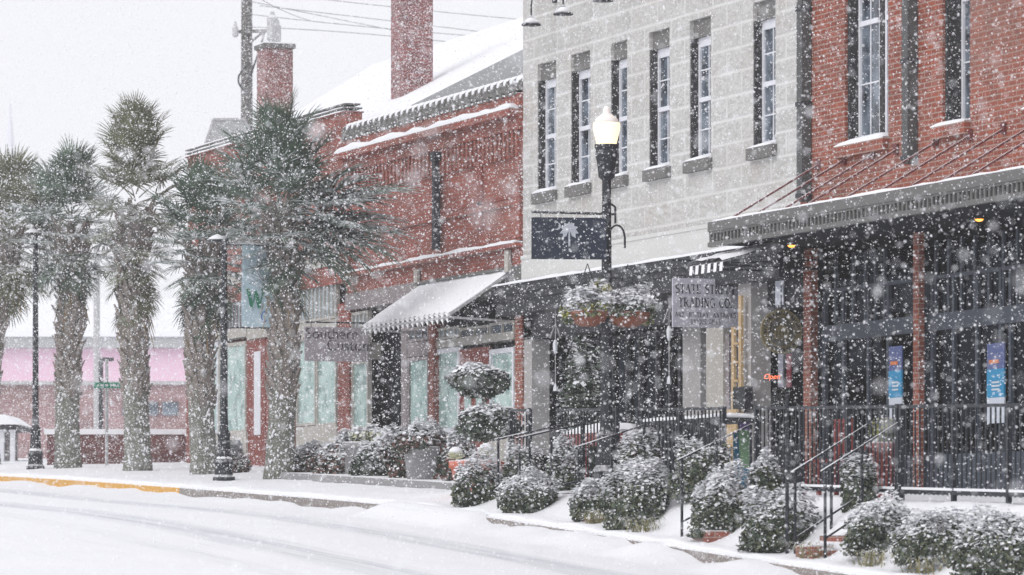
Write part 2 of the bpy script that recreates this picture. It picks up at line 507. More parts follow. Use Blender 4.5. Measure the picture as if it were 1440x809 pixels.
for Y in ys_near:
    l = lip(Y)
    for i, x in enumerate(cols):
        if i == 0: vs.append((l, Y, gz(Y)-.012))
        elif i == 1: vs.append((l-.012, Y, pavez(KX, Y)-.03))
        elif i == 2: vs.append((l+.03, Y, pavez(KX, Y)-.002))
        else: vs.append((x, Y, pavez(x, Y)))
nx = len(cols)
fs = [(j*nx+i, j*nx+i+1, (j+1)*nx+i+1, (j+1)*nx+i) for j in range(len(ys_near)-1) for i in range(nx-1)]
pv = MB(); pv.add(vs, fs)
tag(pv.build('pavement', M['snow'], None, True), kind='structure')
def kerbstrip(name, y0, y1, m, st=.5):
    b = MB(); y = y0
    while y < y1-.01:
        y2 = min(y+st, y1)
        vs = []
        for Y in (y, y2):
            z = gz(Y)
            vs += [(19.745,Y,z-.22),(19.745,Y,z-.015),(19.76,Y,z),(19.97,Y,z),(19.97,Y,z-.22)]
        b.add(vs, [(0,1,6,5),(1,2,7,6),(2,3,8,7)]); y = y2
    return tag(b.build(name, m), kind='structure')
YK = onX(257, 19.8)
kerbstrip('kerb', 20, YK, M['kerb'])
kerbstrip('yellow_kerb', YK, 100, M['yellow'])
# grey ledge in front of the planters by the left hand shops
b = MB(); ya, yb = onX(648, 21.9), onX(395, 21.9)
y = ya
while y < yb:
    y2 = min(y+.8, yb); z = pave(21.9, (y+y2)/2)
    b.add([(21.9,y,pave(21.9,y)-.1),(21.9,y2,pave(21.9,y2)-.1),(21.9,y2,pave(21.9,y2)+.16),(21.9,y,pave(21.9,y)+.16),
           (24.9,y,pave(21.9,y)-.1),(24.9,y2,pave(21.9,y2)-.1),(24.9,y2,pave(21.9,y2)+.18),(24.9,y,pave(21.9,y)+.18)],
          [(0,3,2,1),(3,7,6,2)]); y = y2
b.add([(21.9,ya,pave(21.9,ya)-.1),(24.9,ya,pave(21.9,ya)-.1),(24.9,ya,pave(21.9,ya)+.18),(21.9,ya,pave(21.9,ya)+.16)],[(0,1,2,3)])
tag(b.build('planting_ledge', M['concrete']), 'low grey concrete ledge carrying the planters along the left shops', 'ledge')

# ------------------------------------------------------------------ BUILDINGS
XF = 25.0
def wall_open(b, X, y0, y1, z0, z1, ops, th=.3, mi=0):
    """front wall (box cells) between y0..y1, z0..z1 with rectangular openings (ya,yb,za,zb)"""
    ys = sorted({y0, y1, *[min(max(o[0], y0), y1) for o in ops], *[min(max(o[1], y0), y1) for o in ops]})
    for i in range(len(ys)-1):
        a, c = ys[i], ys[i+1]
        if c-a < 1e-4: continue
        mid = (a+c)/2
        holes = sorted([(o[2], o[3]) for o in ops if o[0] < mid < o[1]])
        z = z0
        for (h0, h1) in holes:
            if h0 > z: b.box(X, X+th, a, c, z, h0, mi)
            z = max(z, h1)
        if z < z1: b.box(X, X+th, a, c, z, z1, mi)
    return b
def snowcap(parent, x0, x1, y0, y1, z, h=.07, n=None, name='snow'):
    """an uneven ridge of snow lying along Y on a ledge"""
    L = abs(y1-y0); n = n or max(3, int(L/.18)); b = MB(); vs = []
    for i in range(n+1):
        Y = y0+(y1-y0)*i/n
        q = h*(.75+.5*noise.noise(Vector((x0*3, Y*2.2, z))))
        e = .3 if i in (0, n) else 1
        q *= e
        w = x1-x0
        vs += [(x0+.002,Y,z),(x0-.005+w*.02,Y,z+q*.6),(x0+w*.3,Y,z+q),(x0+w*.75,Y,z+q),(x1,Y,z+q*.85),(x1,Y,z)]
    fs = []
    for i in range(n):
        for j in range(5):
            fs.append((i*6+j, i*6+j+1, (i+1)*6+j+1, (i+1)*6+j))
    fs += [(0,1,2,3,4,5), tuple(n*6+k for k in (5,4,3,2,1,0))]
    b.add(vs, fs)
    return b.build(name, M['snow'], parent, True)

def sash(parent, ya, yb, za, zb, X, recess, nm=1, jamb=None, mids=1):
    """white sash window set back in its opening; ya<yb"""
    f = MB(); x = X+recess; t = .055
    f.box(x, x+.06, ya, ya+t, za, zb); f.box(x, x+.06, yb-t, yb, za, zb)
    f.box(x, x+.06, ya+t, yb-t, zb-.13, zb); f.box(x, x+.06, ya+t, yb-t, za, za+.07)
    zm = (za+zb)/2-.02
    f.box(x-.02, x+.05, ya+t, yb-t, zm-.03, zm+.035)
    w = parent
    o = f.build('window', M['white'], parent)
    g = MB(); g.box(x+.03, x+.04, ya+t, yb-t, za+.07, zb-.13); g.build('pane', M['darkpane'], o)
    mu = MB()
    for k in range(1, mids+1):
        yy = ya+(yb-ya)*k/(mids+1); mu.box(x+.012, x+.028, yy-.01, yy+.01, za+.07, zb-.13)
    for zz in (za+(zm-za)*.5, zm+(zb-zm)*.48): mu.box(x+.014, x+.027, ya+t, yb-t, zz-.01, zz+.01)
    mu.build('glazing_bar', M['white'], o)
    return o

# ---- stone building ---------------------------------------------------------
ys0, ys1 = onX(1131, XF), onX(735.5, XF)
Zc = zat(393, dX(735, XF-.45))           # canopy level
sb = thing('stone_building', (XF, ys0, tz(58)), 'pale grey rock-faced block building with six tall sash windows', 'building')
win_px = [(756,782),(803,830),(859,882),(913,941.5),(970,999.5),(1059,1090.5)]
zt, zs = E+7.62, E+5.57
ops = [(onX(b_, XF), onX(a_, XF), zs, zt) for (a_, b_) in win_px]
zlow = zat(392, dX(735.5, XF)) + .0
b = MB(); wall_open(b, XF, ys0, ys1, zlow+.32, E+10.6, ops, .4); b.box(XF+.4, XF+14, ys0+.01, ys1-.0, zlow, E+10.2)
b.build('wall', M['stone'], sb)
b = MB(); b.box(XF-.03, XF+.395, ys0, ys1, zlow-.15, zlow+.318); b.box(XF-.045, XF-.03, ys0, ys1, zlow+.30, zlow+.36)
b.build('frieze', M['render'], sb)
for (oa, ob, z0, z1) in ops:
    big = (ob-oa) > .9
    l = MB(); l.box(XF+.06, XF+.38, oa, ob, z1-.26, z1-.002); l.build('lintel', M['lint'], sb)
    j = MB(); j.box(XF+.012, XF+.36, ob-.05, ob-.002, z0, z1-.26); j.build('jamb', M['jamb'], sb)
    wn = sash(sb, oa+.002, ob-.05, z0+.02, z1-.26, XF, .115, mids=1)
    s = MB(); s.box(XF-.09, XF+.19, oa-.06, ob+.06, z0-.17, z0-.005); s.build('sill', M['lint'], sb)
    snowcap(sb, XF-.08, XF+.18, oa-.05, ob+.05, z0-.005, .075)
# ground floor: recessed shopfront
zg = min(tz(ys0), tz(ys1)) - .2
XR = XF+1.1
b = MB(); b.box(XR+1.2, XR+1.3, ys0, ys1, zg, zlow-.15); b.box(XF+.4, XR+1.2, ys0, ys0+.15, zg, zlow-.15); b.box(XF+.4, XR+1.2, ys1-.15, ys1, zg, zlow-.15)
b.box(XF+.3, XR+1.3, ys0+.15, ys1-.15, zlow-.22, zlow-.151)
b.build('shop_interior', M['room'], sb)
gb = MB(); gb.box(XF+.62, XF+.63, ys0+.2, ys1-.2, zg+.5, zlow-.6); gb.build('shop_glass', M['glass'], sb)
mu = MB()
for px in (752,770,783,805,822,845,862,884,902,926,944,958,990):
    Y = onX(px, XF+.6); mu.box(XF+.56, XF+.66, Y-.035, Y+.035, zg, zlow-.25)
mu.box(XF+.57, XF+.65, ys0, ys1, zlow-1.1, zlow-1.02); mu.box(XF+.55, XF+.67, ys0, ys1, zg, zg+.9)
mu.build('mullion', M['dark'], sb)
for (pa, pb, py0, py1, xx, mk) in ((737,748,400,640,XF-.0,'pale'),(756,768,470,600,XF+.55,'pale'),(960,985,452,640,XF+.5,'pale'),(993,1017,462,660,XF+.02,'beige'),(1018,1025,470,660,XF+.05,'taupe'),(1038,1056,386,680,XF-.25,'pale')):
    ya_, yb_ = onX(pb, xx), onX(pa, xx)
    d = dX(pa, xx); p = MB(); p.box(xx, xx+.12 if xx > XF+.3 else xx+.3, ya_, yb_, zat(py1, d), min(zat(py0, d), zlow-.16))
    p.build('pilaster', M[mk], sb)
# shallow canopy
c = MB(); yc0 = ys0-.1; yc1 = onX(694, XF-.45)
c.box(XF-.45, XF-.05, yc0, yc1, Zc-.30, Zc-.05); c.box(XF-.41, XF-.05, yc0+.02, yc1-.02, Zc-.52, Zc-.30)
for k in range(3): c.box(XF-.45-.015*(k+1), XF-.45-.015*k, yc0, yc1, Zc-.05-.05*(k+1), Zc-.05-.05*k)
co = c.build('canopy', M['dark'], sb); snowcap(co, XF-.49, XF-.04, yc0, yc1, Zc-.05, .08)
c = MB(); c.box(XF+.0, XF+.29, ys0, ys1, Zc-.9, zlow-.152); c.build('fascia', M['dark'], sb)
# meter box on the pillar
b = MB(); p0 = P(1038, 545, XF-.3); p1 = P(1055, 576, XF-.3); b.box(XF-.38, XF-.26, p1.y, p0.y, p1.z, p0.z)
o = b.build('meter_box', M['dark'], None); tag(o, 'small dark meter box fixed to the pale pillar beside the yellow ladder', 'meter box')
# gooseneck lamps
for i, (px, py, lab) in enumerate(((747,33,'lowest snow-capped gooseneck sign lamp at left corner of stone wall'),(792,18,'middle snow-capped gooseneck sign lamp high on the stone wall'),(848,-1,'highest gooseneck sign lamp just cut off by the top of the picture'))):
    q = P(px, py, XF-.42)
    t = thing('wall_lamp', (XF, q.y, q.z), lab, 'wall lamp', 'gooseneck lamps on the stone wall')
    a = MB(); pts = [(XF, q.y, q.z+.38),(XF-.14, q.y, q.z+.42),(XF-.42+.02, q.y, q.z+.40),(XF-.42, q.y, q.z+.30),(XF-.42, q.y, q.z+.05)]
    a.tube(pts, .014, 6); a.lathe((XF-.02, q.y, q.z+.34), [(.05,0),(.05,.08)], 10); a.build('arm', M['dark'], t)
    s = MB(); s.lathe((XF-.42, q.y, q.z), [(.155,-.035),(.15,-.01),(.06,.05),(.03,.10),(.02,.12)], 20); sh = s.build('lamp_shade', M['dark'], t, True)
    s = MB(); s.lathe((XF-.42, q.y, q.z), [(.13,.005),(.08,.055),(.04,.085),(.01,.10)], 16); s.build('snow', M['snow'], sh, True)

# ---- brick building on the right --------------------------------------------
yb0, yb1 = 34.0, ys0-.005
bb = thing('brick_building', (XF, yb1, tz(56)), 'red brick building with deep-set windows above a grey ribbed canopy', 'building')
CX = 23.6
Zb = zat(346, dX(1001, CX)); Zt = zat(313, dX(1001, CX))
w1 = (onX(1255, XF), onX(1194, XF), E+5.33, E+8.6)
w2 = (onX(1370, XF), onX(1331, XF), E+5.33, E+8.6)
w3 = (onX(1500, XF), onX(1460, XF), E+5.33, E+8.6)
b = MB(); wall_open(b, XF-.06, yb0, yb1, Zb+.1, E+10.9, [w1, w2, w3], .4); b.box(XF+.34, XF+14, yb0, yb1-.01, Zb+.1, E+10.5)
b.build('wall', M['brick'], bb)
for (oa, ob, z0, z1) in (w1, w2, w3):
    j = MB(); j.box(XF-.02, XF+.33, ob-.06, ob-.002, z0, z1); j.build('jamb', M['jamb'], bb)
    if ob-oa > 1.1:
        ym = oa+(ob-oa)*.34
        m_ = MB(); m_.box(XF+.09, XF+.33, ym+.002, ym+.128, z0, z1); m_.build('mullion', M['jamb'], bb)
        sash(bb, oa+.002, ym, z0+.01, z1, XF-.06, .17, mids=1); sash(bb, ym+.13, ob-.06, z0+.01, z1, XF-.06, .17, mids=1)
    else:
        sash(bb, oa+.002, ob-.06, z0+.01, z1, XF-.06, .24, mids=1)
    s = MB(); s.box(XF-.16, XF+.1, oa-.04, ob+.16, z0-.16, z0-.004); s.build('sill', M['brick'], bb)
    snowcap(bb, XF-.16, XF+.1, oa-.04, ob+.16, z0-.004, .09)
# corbelled bracket under first sill is part of its wall; ribbed canopy
cn = MB(); cy0, cy1 = 34.0, onX(1001, CX)
cn.box(CX, XF-.065, cy0, cy1, Zb+.02, Zt-.02)
cn.box(CX-.05, CX, cy0, cy1+.03, Zt-.13, Zt); cn.box(CX-.035, CX, cy0, cy1+.02, Zt-.16, Zt-.13); cn.box(CX-.05, CX+.02, cy0, cy1+.03, Zb-.02, Zb+.045)
cno = cn.build('canopy', M['grey'], bb)
b = MB(); b.box(CX+.02, XF-.07, cy0, cy1-.02, Zb+.005, Zb+.018); b.build('soffit_shade', M['room'], cno)  # near-black sheet painting the shade beneath the canopy
rb = MB(); y = cy0
while y < cy1:
    rb.box(CX-.03, CX-.0081, y, y+.045, Zb+.047, Zt-.162); y += .12
tag(rb.build('ribs', M['grey'], cno), kind='stuff')
bk = MB(); bk.box(CX-.008, CX-.0015, cy0, cy1, Zb+.047, Zt-.162); bk.build('shadow_panel', M['rib'], cno)  # near-black backing, paints the shade between the ribs
snowcap(cno, CX-.04, XF-.07, cy0, cy1, Zt, .07)
# hanging rods
anch = zat(232, dX(1150, XF-.06))
for (pw, pc) in ((1152,1045),(1189,1078),(1229,1120),(1262,1160),(1318,1213),(1366,1250),(1413,1293),(1460,1345),(1500,1385)):
    Y = onX(pw, XF-.06)
    rd = MB(); rd.tube([(XF-.07, Y, anch), (CX+.02, Y-.12, Zt+.03)], .016, 6); rd.box(XF-.10, XF-.061, Y-.05, Y+.05, anch-.07, anch+.07)
    rd.build('canopy_rod', M['rod'], bb)
# shopfront under the canopy
zg2 = tz(36)-.5
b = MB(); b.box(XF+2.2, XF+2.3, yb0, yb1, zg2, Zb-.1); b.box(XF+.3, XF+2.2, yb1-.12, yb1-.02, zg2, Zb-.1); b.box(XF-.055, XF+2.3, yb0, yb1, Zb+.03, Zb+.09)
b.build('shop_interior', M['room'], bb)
g = MB(); g.box(XF+.12, XF+.13, yb0, onX(1146, XF), zg2+.3, Zb-.15); g.build('shop_glass', M['glass'], bb)
mul = MB()
for px in (1175,1200,1217,1231,1244,1316,1334,1352,1371,1391,1411,1431,1455,1480):
    Y = onX(px, XF+.1); d = dX(px, XF+.1); mul.box(XF+.09, XF+.17, Y-.03, Y+.03, zat(455, d), Zb-.14)
for px in (1161,1187,1222,1250,1312,1342,1375,1408,1422,1450):
    Y = onX(px, XF+.1); mul.box(XF+.08, XF+.18, Y-.035, Y+.035, zg2, Zb-.6)
za_ = zat(388, dX(1300, XF)); mul.box(XF+.085, XF+.175, yb0, onX(1152, XF), za_-.05, za_)
za_ = zat(455, dX(1300, XF)); mul.box(XF+.07, XF+.19, yb0, onX(1152, XF), za_-.1, za_+.12)
mul.box(XF+.06, XF+.2, yb0, onX(1152, XF), zg2, zat(640, dX(1300, XF)))
mul.build('mullion', M['coldmull'], bb)
for (pa, pb, dd2) in ((1129,1140,.11),(1283,1292,.08)):
    cl = MB(); cl.box(XF-.05, XF-.05+dd2, onX(pb, XF-.05), onX(pa, XF-.05)-.02, zg2, Zb-.02); cl.build('brick_pier', M['brick'], bb)
dr = MB(); dr.box(XF+.3, XF+.36, onX(1128, XF), yb1-.13, zg2, Zb-.5); dr.build('door', M['coldmull'], bb)
for (pa, pb, py0, py1, mk) in ((1084,1092,390,432,'poster'),(1092,1098,500,580,'poster'),(1104,1110,430,500,'white')):
    d = dX(pa, XF+.05); q = MB(); q.box(XF+.05, XF+.07, onX(pb, XF+.05), onX(pa, XF+.05), zat(py1, d), zat(py0, d))
# downpipes
def pipe(px0, px1, py1, ztop, X, label):
    t = thing('downpipe', (X, onX((px0+px1)/2, X), zat(py1, dX(px0, X))), label, 'downpipe', 'square downpipes on the brick front')
    y0, y1 = onX(px1, X), onX(px0, X); Yc = (y0+y1)/2
    z0 = zat(py1, dX(px0, X))
    p = MB(); p.box(X-.07, X+.07, Yc-.09, Yc+.09, z0, ztop)
    p.build('pipe', M['pipe'], t)
    for z in (z0+.05, z0+1.3, z0+2.6):
        k = MB(); k.box(X-.085, X+.085, Yc-.105, Yc+.105, z, z+.06); k.build('bracket', M['dark'], t)
pipe(1122, 1139, 285, E+10.5, XF-.14, 'dark downpipe where the grey stone wall meets the red brick')
pipe(1271, 1287, 232, E+10.5, XF-.14, 'dark downpipe between the two windows of the red brick wall')
for (px, py, lab) in ((1113,343,'amber lamp under the canopy end above the round sign'),(1377,306,'amber lamp under the canopy near the right edge')):
    q = P(px, py, CX+.9)
    t = thing('ceiling_light', (q.x, q.y, q.z), lab, 'ceiling light', 'amber lights under the ribbed canopy')
    a = MB(); a.tube([(q.x, q.y, q.z+.03), (q.x, q.y, Zb+.02)], .02, 6); a.lathe(q, [(.10,-.02),(.085,.03),(.03,.05)], 14); a.build('fitting', M['dark'], t)
    a = MB(); a.lathe(q, [(.015,-.05),(.04,-.042),(.055,-.021)], 12); a.build('bulb', M['bulb'], t, True)

# ---- middle brick building ---------------------------------------------------
ym0, ym1 = ys1+.005, onX(487, XF)
mb = thing('arcaded_brick_building', (XF, ym0, gz(72)), 'red brick shop with tiled coping and white awning below', 'building')
ztop = zat(120, dX(737, XF)); zled = zat(151, dX(735, XF)); zlow2 = zat(341, dX(734, XF)); zband = zat(372, dX(734, XF))
b = MB(); b.box(XF, XF+.4, ym0, ym1, zband, ztop)
b.box(XF+.4, XF+11, ym0, ym1-.01, zband, ztop-.5)
b.box(XF-.07, XF-.001, ym0, ym1, zled-.02, ztop-.12)            # proud parapet band
nC = int((ym1-ym0)/.2)
for i in range(nC):                                                # corbel teeth
    y = ym0+.1+(ym1-ym0-.2)*i/nC
    b.box(XF-.065, XF-.001, y, y+.09, zled-.78, zled-.35)
b.box(XF-.08, XF-.001, ym0, ym1, zled-.35, zled-.13)
for px in (488, 734.5):
    y = onX(px, XF); s = 1 if px > 600 else -1
    b.box(XF-.055, XF-.001, min(y, y+s*.28), max(y, y+s*.28), zlow2+.08, zled-.78)
b.box(XF-.05, XF-.001, ym0, ym1, zlow2+.62, zlow2+.72)
b.build('wall', M['brick_mid'], mb)
b = MB()
yy = onX(677, XF); b.box(XF-.045, XF-.002, yy-.12, yy+.12, zlow2+.35, zlow2+1.5)
b.box(XF-.045, XF-.002, ym0+.3, onX(618, XF), zlow2+.73, zlow2+.79); b.build('panel_moulding', M['maroon'], mb)
# tile coping
tl = MB(); n = 30
for i in range(n):
    y = ym0+(ym1-ym0)*i/n; L = (ym1-ym0)/n
    tl.tube([(XF+.06, y+.02, ztop+.02), (XF+.06, y+L*.8, ztop+.02)], .125, 10); tl.tube([(XF+.06, y+L*.8, ztop+.03), (XF+.06, y+L, ztop+.03)], .15, 10)
    tl.box(XF-.12, XF-.0705, y+L*.3, y+L*.7, ztop-.14, ztop-.05)
tl.box(XF-.1, XF+.3, ym0, ym1, ztop-.07, ztop-.02)
tlo = tl.build('coping', M['lint'], mb)
sn = MB()
for i in range(n):
    y = ym0+(ym1-ym0)*i/n; L = (ym1-ym0)/n
    sn.tube([(XF+.055, y+.03, ztop+.055), (XF+.055, y+L*.25, ztop+.085), (XF+.055, y+L*.55, ztop+.085), (XF+.055, y+L*.78, ztop+.05)], [.07,.115,.115,.08], 9)
sn.build('snow', M['snow'], tlo, True)
snowcap(mb, XF-.09, XF-.002, ym0, ym1, ztop-.12, .05)
b = MB(); b.box(XF-.24, XF-.002, ym0, ym1, zled-.13, zled-.02); le = b.build('ledge', M['brick_mid'], mb); snowcap(le, XF-.24, XF-.002, ym0, ym1, zled-.02, .13)
b = MB(); b.box(XF-.13, XF-.002, ym0, ym1, zlow2-.07, zlow2-.0); b.box(XF-.05, XF-.002, ym0, ym1, zlow2+.04, zlow2+.06); le = b.build('string_course', M['brick_mid'], mb); snowcap(le, XF-.13, XF-.002, ym0, ym1, zlow2, .07)
t = thing('downpipe', (XF-.1, onX(613, XF-.1), zlow2), 'thin dark downpipe down the middle of the brick wall beside the palms', 'downpipe')
p = MB(); y = onX(613, XF-.1); p.box(XF-.15, XF-.05, y-.07, y+.07, zlow2+.12, zled-.4); p.box(XF-.17, XF-.04, y-.11, y+.11, zled-.55, zled-.4); p.build('pipe', M['dark'], t)

# shopfront of the middle building
def zf(py, px): return zat(py, dX(px, XF))
zgm = gz(66)-.2
ztopS = zband
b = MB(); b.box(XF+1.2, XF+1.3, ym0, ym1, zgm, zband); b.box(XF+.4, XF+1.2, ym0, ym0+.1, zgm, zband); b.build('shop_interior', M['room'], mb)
b = MB(); b.box(XF-.03, XF+.38, onX(590, XF), ym1, zf(432, 520), zband-.002); b.build('fascia', M['taupe'], mb)
b = MB(); b.box(XF-.02, XF+.38, ym0, onX(590, XF)-.002, zf(402, 718)-.1, zband-.002); b.build('shop_header', M['grey'], mb)
def shopwin(parent, px0, px1, py0, py1, mk_pane, mk_frame, x=0.0, t=.06, bars=0, pr=None):
    """pixel rectangle measured at its left edge px0 on the facade"""
    X = XF+x; d = dX(px0, X); ya, yb = onX(px1, X), onX(px0, X); z1, z0 = zat(py0, d), zat(py1, d)
    f = MB(); f.box(X, X+.08, ya, ya+t, z0, z1); f.box(X, X+.08, yb-t, yb, z0, z1); f.box(X, X+.08, ya+t, yb-t, z0, z0+t); f.box(X, X+.08, ya+t, yb-t, z1-t, z1)
    for k in range(1, bars+1):
        y = ya+(yb-ya)*k/(bars+1); f.box(X+.005, X+.075, y-.018, y+.018, z0+t, z1-t)
    o = f.build('window', M[mk_frame], parent)
    g = MB(); g.box(X+.04, X+.05, ya+t, yb-t, z0+t, z1-t); g.build('pane', M[mk_pane], o)
    return o
def panel(parent, name, px0, px1, py0, py1, mk, x=0.0, th=.25):
    X = XF+x; d = dX(px0, X); q = MB(); q.box(X, X+th, onX(px1, X), onX(px0, X), zat(py1, d), zat(py0, d)); return q.build(name, M[mk], parent)
panel(mb, 'brick_pier', 475, 491, 428, 690, 'brick_mid', -.02)
shopwin(mb, 494, 517, 440, 484, 'slat', 'beige', .02, .05, 3)
panel(mb, 'spandrel', 494, 517, 484.5, 508, 'beige', .03)
shopwin(mb, 494, 517, 508.5, 606, 'mint', 'beige', .02)
panel(mb, 'stall_riser', 494, 517, 607, 690, 'beige', .03)
panel(mb, 'post', 564, 572, 440, 690, 'taupe', .02)
panel(mb, 'recess', 518, 563.5, 437, 690, 'room', .5, .1)
shopwin(mb, 573, 602, 462, 482, 'darkpane', 'taupe', .03, .05, 2)
panel(mb, 'spandrel', 573, 602, 483, 503, 'taupe', .02)
shopwin(mb, 573, 602, 504, 610, 'mint', 'taupe', .03)
panel(mb, 'brick_pier', 602.5, 609.5, 455, 690, 'brick_mid', -.03)
shopwin(mb, 610, 645, 463, 479, 'slat', 'beige', .03, .04, 4)
panel(mb, 'spandrel', 610, 722, 480, 491, 'beige', .02)
shopwin(mb, 610, 645, 492, 610, 'mint', 'white', .03, .08)
panel(mb, 'stall_riser', 610, 645, 611, 690, 'beige', .02)
dd = panel(mb, 'door', 646, 687, 492, 690, 'maroon', .05, .06)
for (a_, c_) in ((653,662),(669,679)):
    X = XF+.04; d = dX(a_, X); q = MB(); q.box(X, X+.01, onX(c_, X), onX(a_, X), zat(600, d), zat(512, d)); q.build('pane', M['mint'], dd)
shopwin(mb, 646, 686, 462, 478, 'darkpane', 'beige', .03, .04, 1)
shopwin(mb, 688, 722, 455, 474, 'darkpane', 'beige', .03, .04, 1)
shopwin(mb, 688, 722, 492, 604, 'mint', 'white', .03, .08)
panel(mb, 'stall_riser', 688, 722, 605, 690, 'beige', .02)
panel(mb, 'brick_pier', 724, 734, 400, 690, 'brick', -.03)

# white awning
X1 = XF-1.05
aw = thing('awning', (XF, onX(655, XF), zat(400, dX(655, XF))), 'wide white snow-covered awning with scalloped edge over the brick shop', 'awning')
ya, yb = onX(717, XF), onX(591, XF); zA = zat(383, dX(717, XF))
zFr = zat(462, dX(525, X1)) + .06
am = MB(); n = 36
for i in range(n+1):
    y = ya+(yb-ya)*i/n
    pass
vs = []; fs = []
for i in range(n+1):
    y = ya+(yb-ya)*i/n; dz = .015*math.cos(i*math.pi)
    vs += [(XF-.02, y, zA), (X1, y, zFr+dz), (X1-.01, y, zFr-.15+(.07 if i % 2 else 0))]
for i in range(n):
    fs += [(i*3+3, i*3+4, i*3+1, i*3)]
am.add(vs, fs)
for i in range(n): am.add([vs[i*3+1], vs[i*3+2], vs[i*3+5], vs[i*3+4]], [(3,2,1,0)], i % 2)
am.build('canvas', [M['cloth'], M['lint']], aw)
sv = MB(); vs = []; m2 = 5; fs = []
for i in range(n+1):
    y = ya+(yb-ya)*i/n
    for j in range(m2+1):
        f_ = j/m2; e = 0 if (i in (0, n)) else 1
        vs.append((XF-.02+(X1-XF+.04)*f_, y, zA+(zFr-zA)*f_+.012+.05*e*(.8+.4*noise.noise(Vector((y*2, f_*3, 0))))*(1 if j < m2 else .4) + .02*math.cos(i*math.pi)*(f_ > .8)))
for i in range(n):
    for j in range(m2): a0 = i*(m2+1)+j; fs.append((a0+m2+1, a0+m2+2, a0+1, a0))
sv.add(vs, fs); sv.build('snow', M['cloth'], aw, True)
fr = MB(); fr.bar((XF, ya, zA-.02), (X1, ya, zFr-.02), .04); fr.bar((XF, ya, zFr-.1), (X1, ya, zFr-.05), .035); fr.bar((XF, yb, zFr-.1), (X1, yb, zFr-.05), .035); fr.bar((X1, ya, zFr-.05), (X1, yb, zFr-.05), .035)
fr.build('frame', M['galv'], aw)
hb = MB()
for i in range(20):
    y = ya+(yb-ya)*i/20; hb.box(XF-.10, XF-.03, y+.1, y+.32, zA+.03, zA+.07)
hb.build('head_tiles', M['lint'], aw)
hb = MB(); hb.box(XF-.08, XF-.02, yb-.05, yb+.12, zA, zA+.3); hb.box(XF-.08, XF-.02, ya-.12, ya+.05, zA, zA+.35); hb.build('bracket', M['beige'], aw)

# ---- left brick building ------------------------------------------------------
yl0, yl1 = ym1+.005, onX(264, XF)
lb = thing('parapet_brick_building', (XF, yl0, gz(80)), 'long red brick building with stepped snowy parapet and mint shop windows', 'building')
zP = zat(158, dX(487, XF)); zH = zat(398, dX(480, XF))
b = MB(); b.box(XF, XF+.3, yl0, yl1, zH, zP); b.box(XF+.3, XF+12, yl0+.01, yl1-.2, zH, zP-1.0); b.box(XF+.0, XF+12, yl1-.3, yl1, gz(88)-.5, zH-.01)
b.box(XF+.31, XF+12, yl1-.3, yl1, zP-1.01, zP-.6)
b.build('wall', M['brick_mid'], lb)
for k in range(3):
    b = MB(); b.box(XF-.05+.0*k, XF+.33-.03*k, yl0-.02, yl1+.02, zP+.07*k, zP+.022+.07*k); o = b.build('coping', M['maroon'] if k == 0 else M['lint'], lb)
    snowcap(o, XF-.06+.02*k, XF+.33-.03*k, yl0-.02, yl1+.02, zP+.022+.07*k, .055)
panel(lb, 'brick_pier', 262, 273, 402, 690, 'brick_mid', -.03)
panel(lb, 'fascia', 274, 474, 396, 410, 'beige', -.02, .3)
shopwin(lb, 300, 346, 410, 470, 'slat', 'taupe', .03, .05, 9)
shopwin(lb, 348, 414, 410, 455, 'slat', 'beige', .03, .05, 9)
shopwin(lb, 416, 472, 404, 456, 'slat', 'beige', .03, .05, 9)
panel(lb, 'spandrel', 274, 346, 471, 484, 'beige', .0)
panel(lb, 'spandrel', 347, 412, 456, 478, 'beige', .0)
panel(lb, 'spandrel', 416, 473, 457, 477, 'beige', .0)
shopwin(lb, 276, 306, 485, 612, 'mint', 'white', .03, .07)
shopwin(lb, 307, 345, 485, 612, 'mint', 'beige', .03, .07)
panel(lb, 'stall_riser', 274, 346, 613, 690, 'beige', .0)
d1 = panel(lb, 'door', 347, 373, 479, 690, 'maroon', .04, .06)
X = XF+.03; q = MB(); q.box(X, X+.01, onX(366, X), onX(357, X), zat(612, dX(357, X)), zat(495, dX(357, X))); q.build('pane', M['white'], d1)
panel(lb, 'brick_pier', 374, 414, 477, 690, 'brick_mid', .02)
shopwin(lb, 416, 443, 478, 600, 'mint', 'beige', .03, .05)
shopwin(lb, 444, 472, 478, 600, 'mint', 'beige', .03, .05)
panel(lb, 'stall_riser', 416, 473, 601, 690, 'beige', .0)
# rooflight seen over the parapet
q = PD(318, 185, 106)
t = thing('rooftop_hatch', q, 'snow-covered box with sloping side on the roof above the left brick parapet', 'roof hatch')
b = MB(); A = PD(288, 204, 105); B = PD(300, 168, 105); C2 = PD(345, 168, 105); D2 = PD(356, 204, 105)
ex = Vector((S_, C_, 0))*1.6
vsx = [A,B,C2,D2,A+ex,B+ex,C2+ex,D2+ex]; b.add(vsx, [(0,3,2,1),(4,5,6,7),(1,2,6,5),(0,1,5,4),(3,7,6,2)]); b.build('box', M['roofgrey'], t)
b = MB(); b.bar(B, C2, .06); b.bar(A, B, .05); b.build('trim', M['galv'], t)

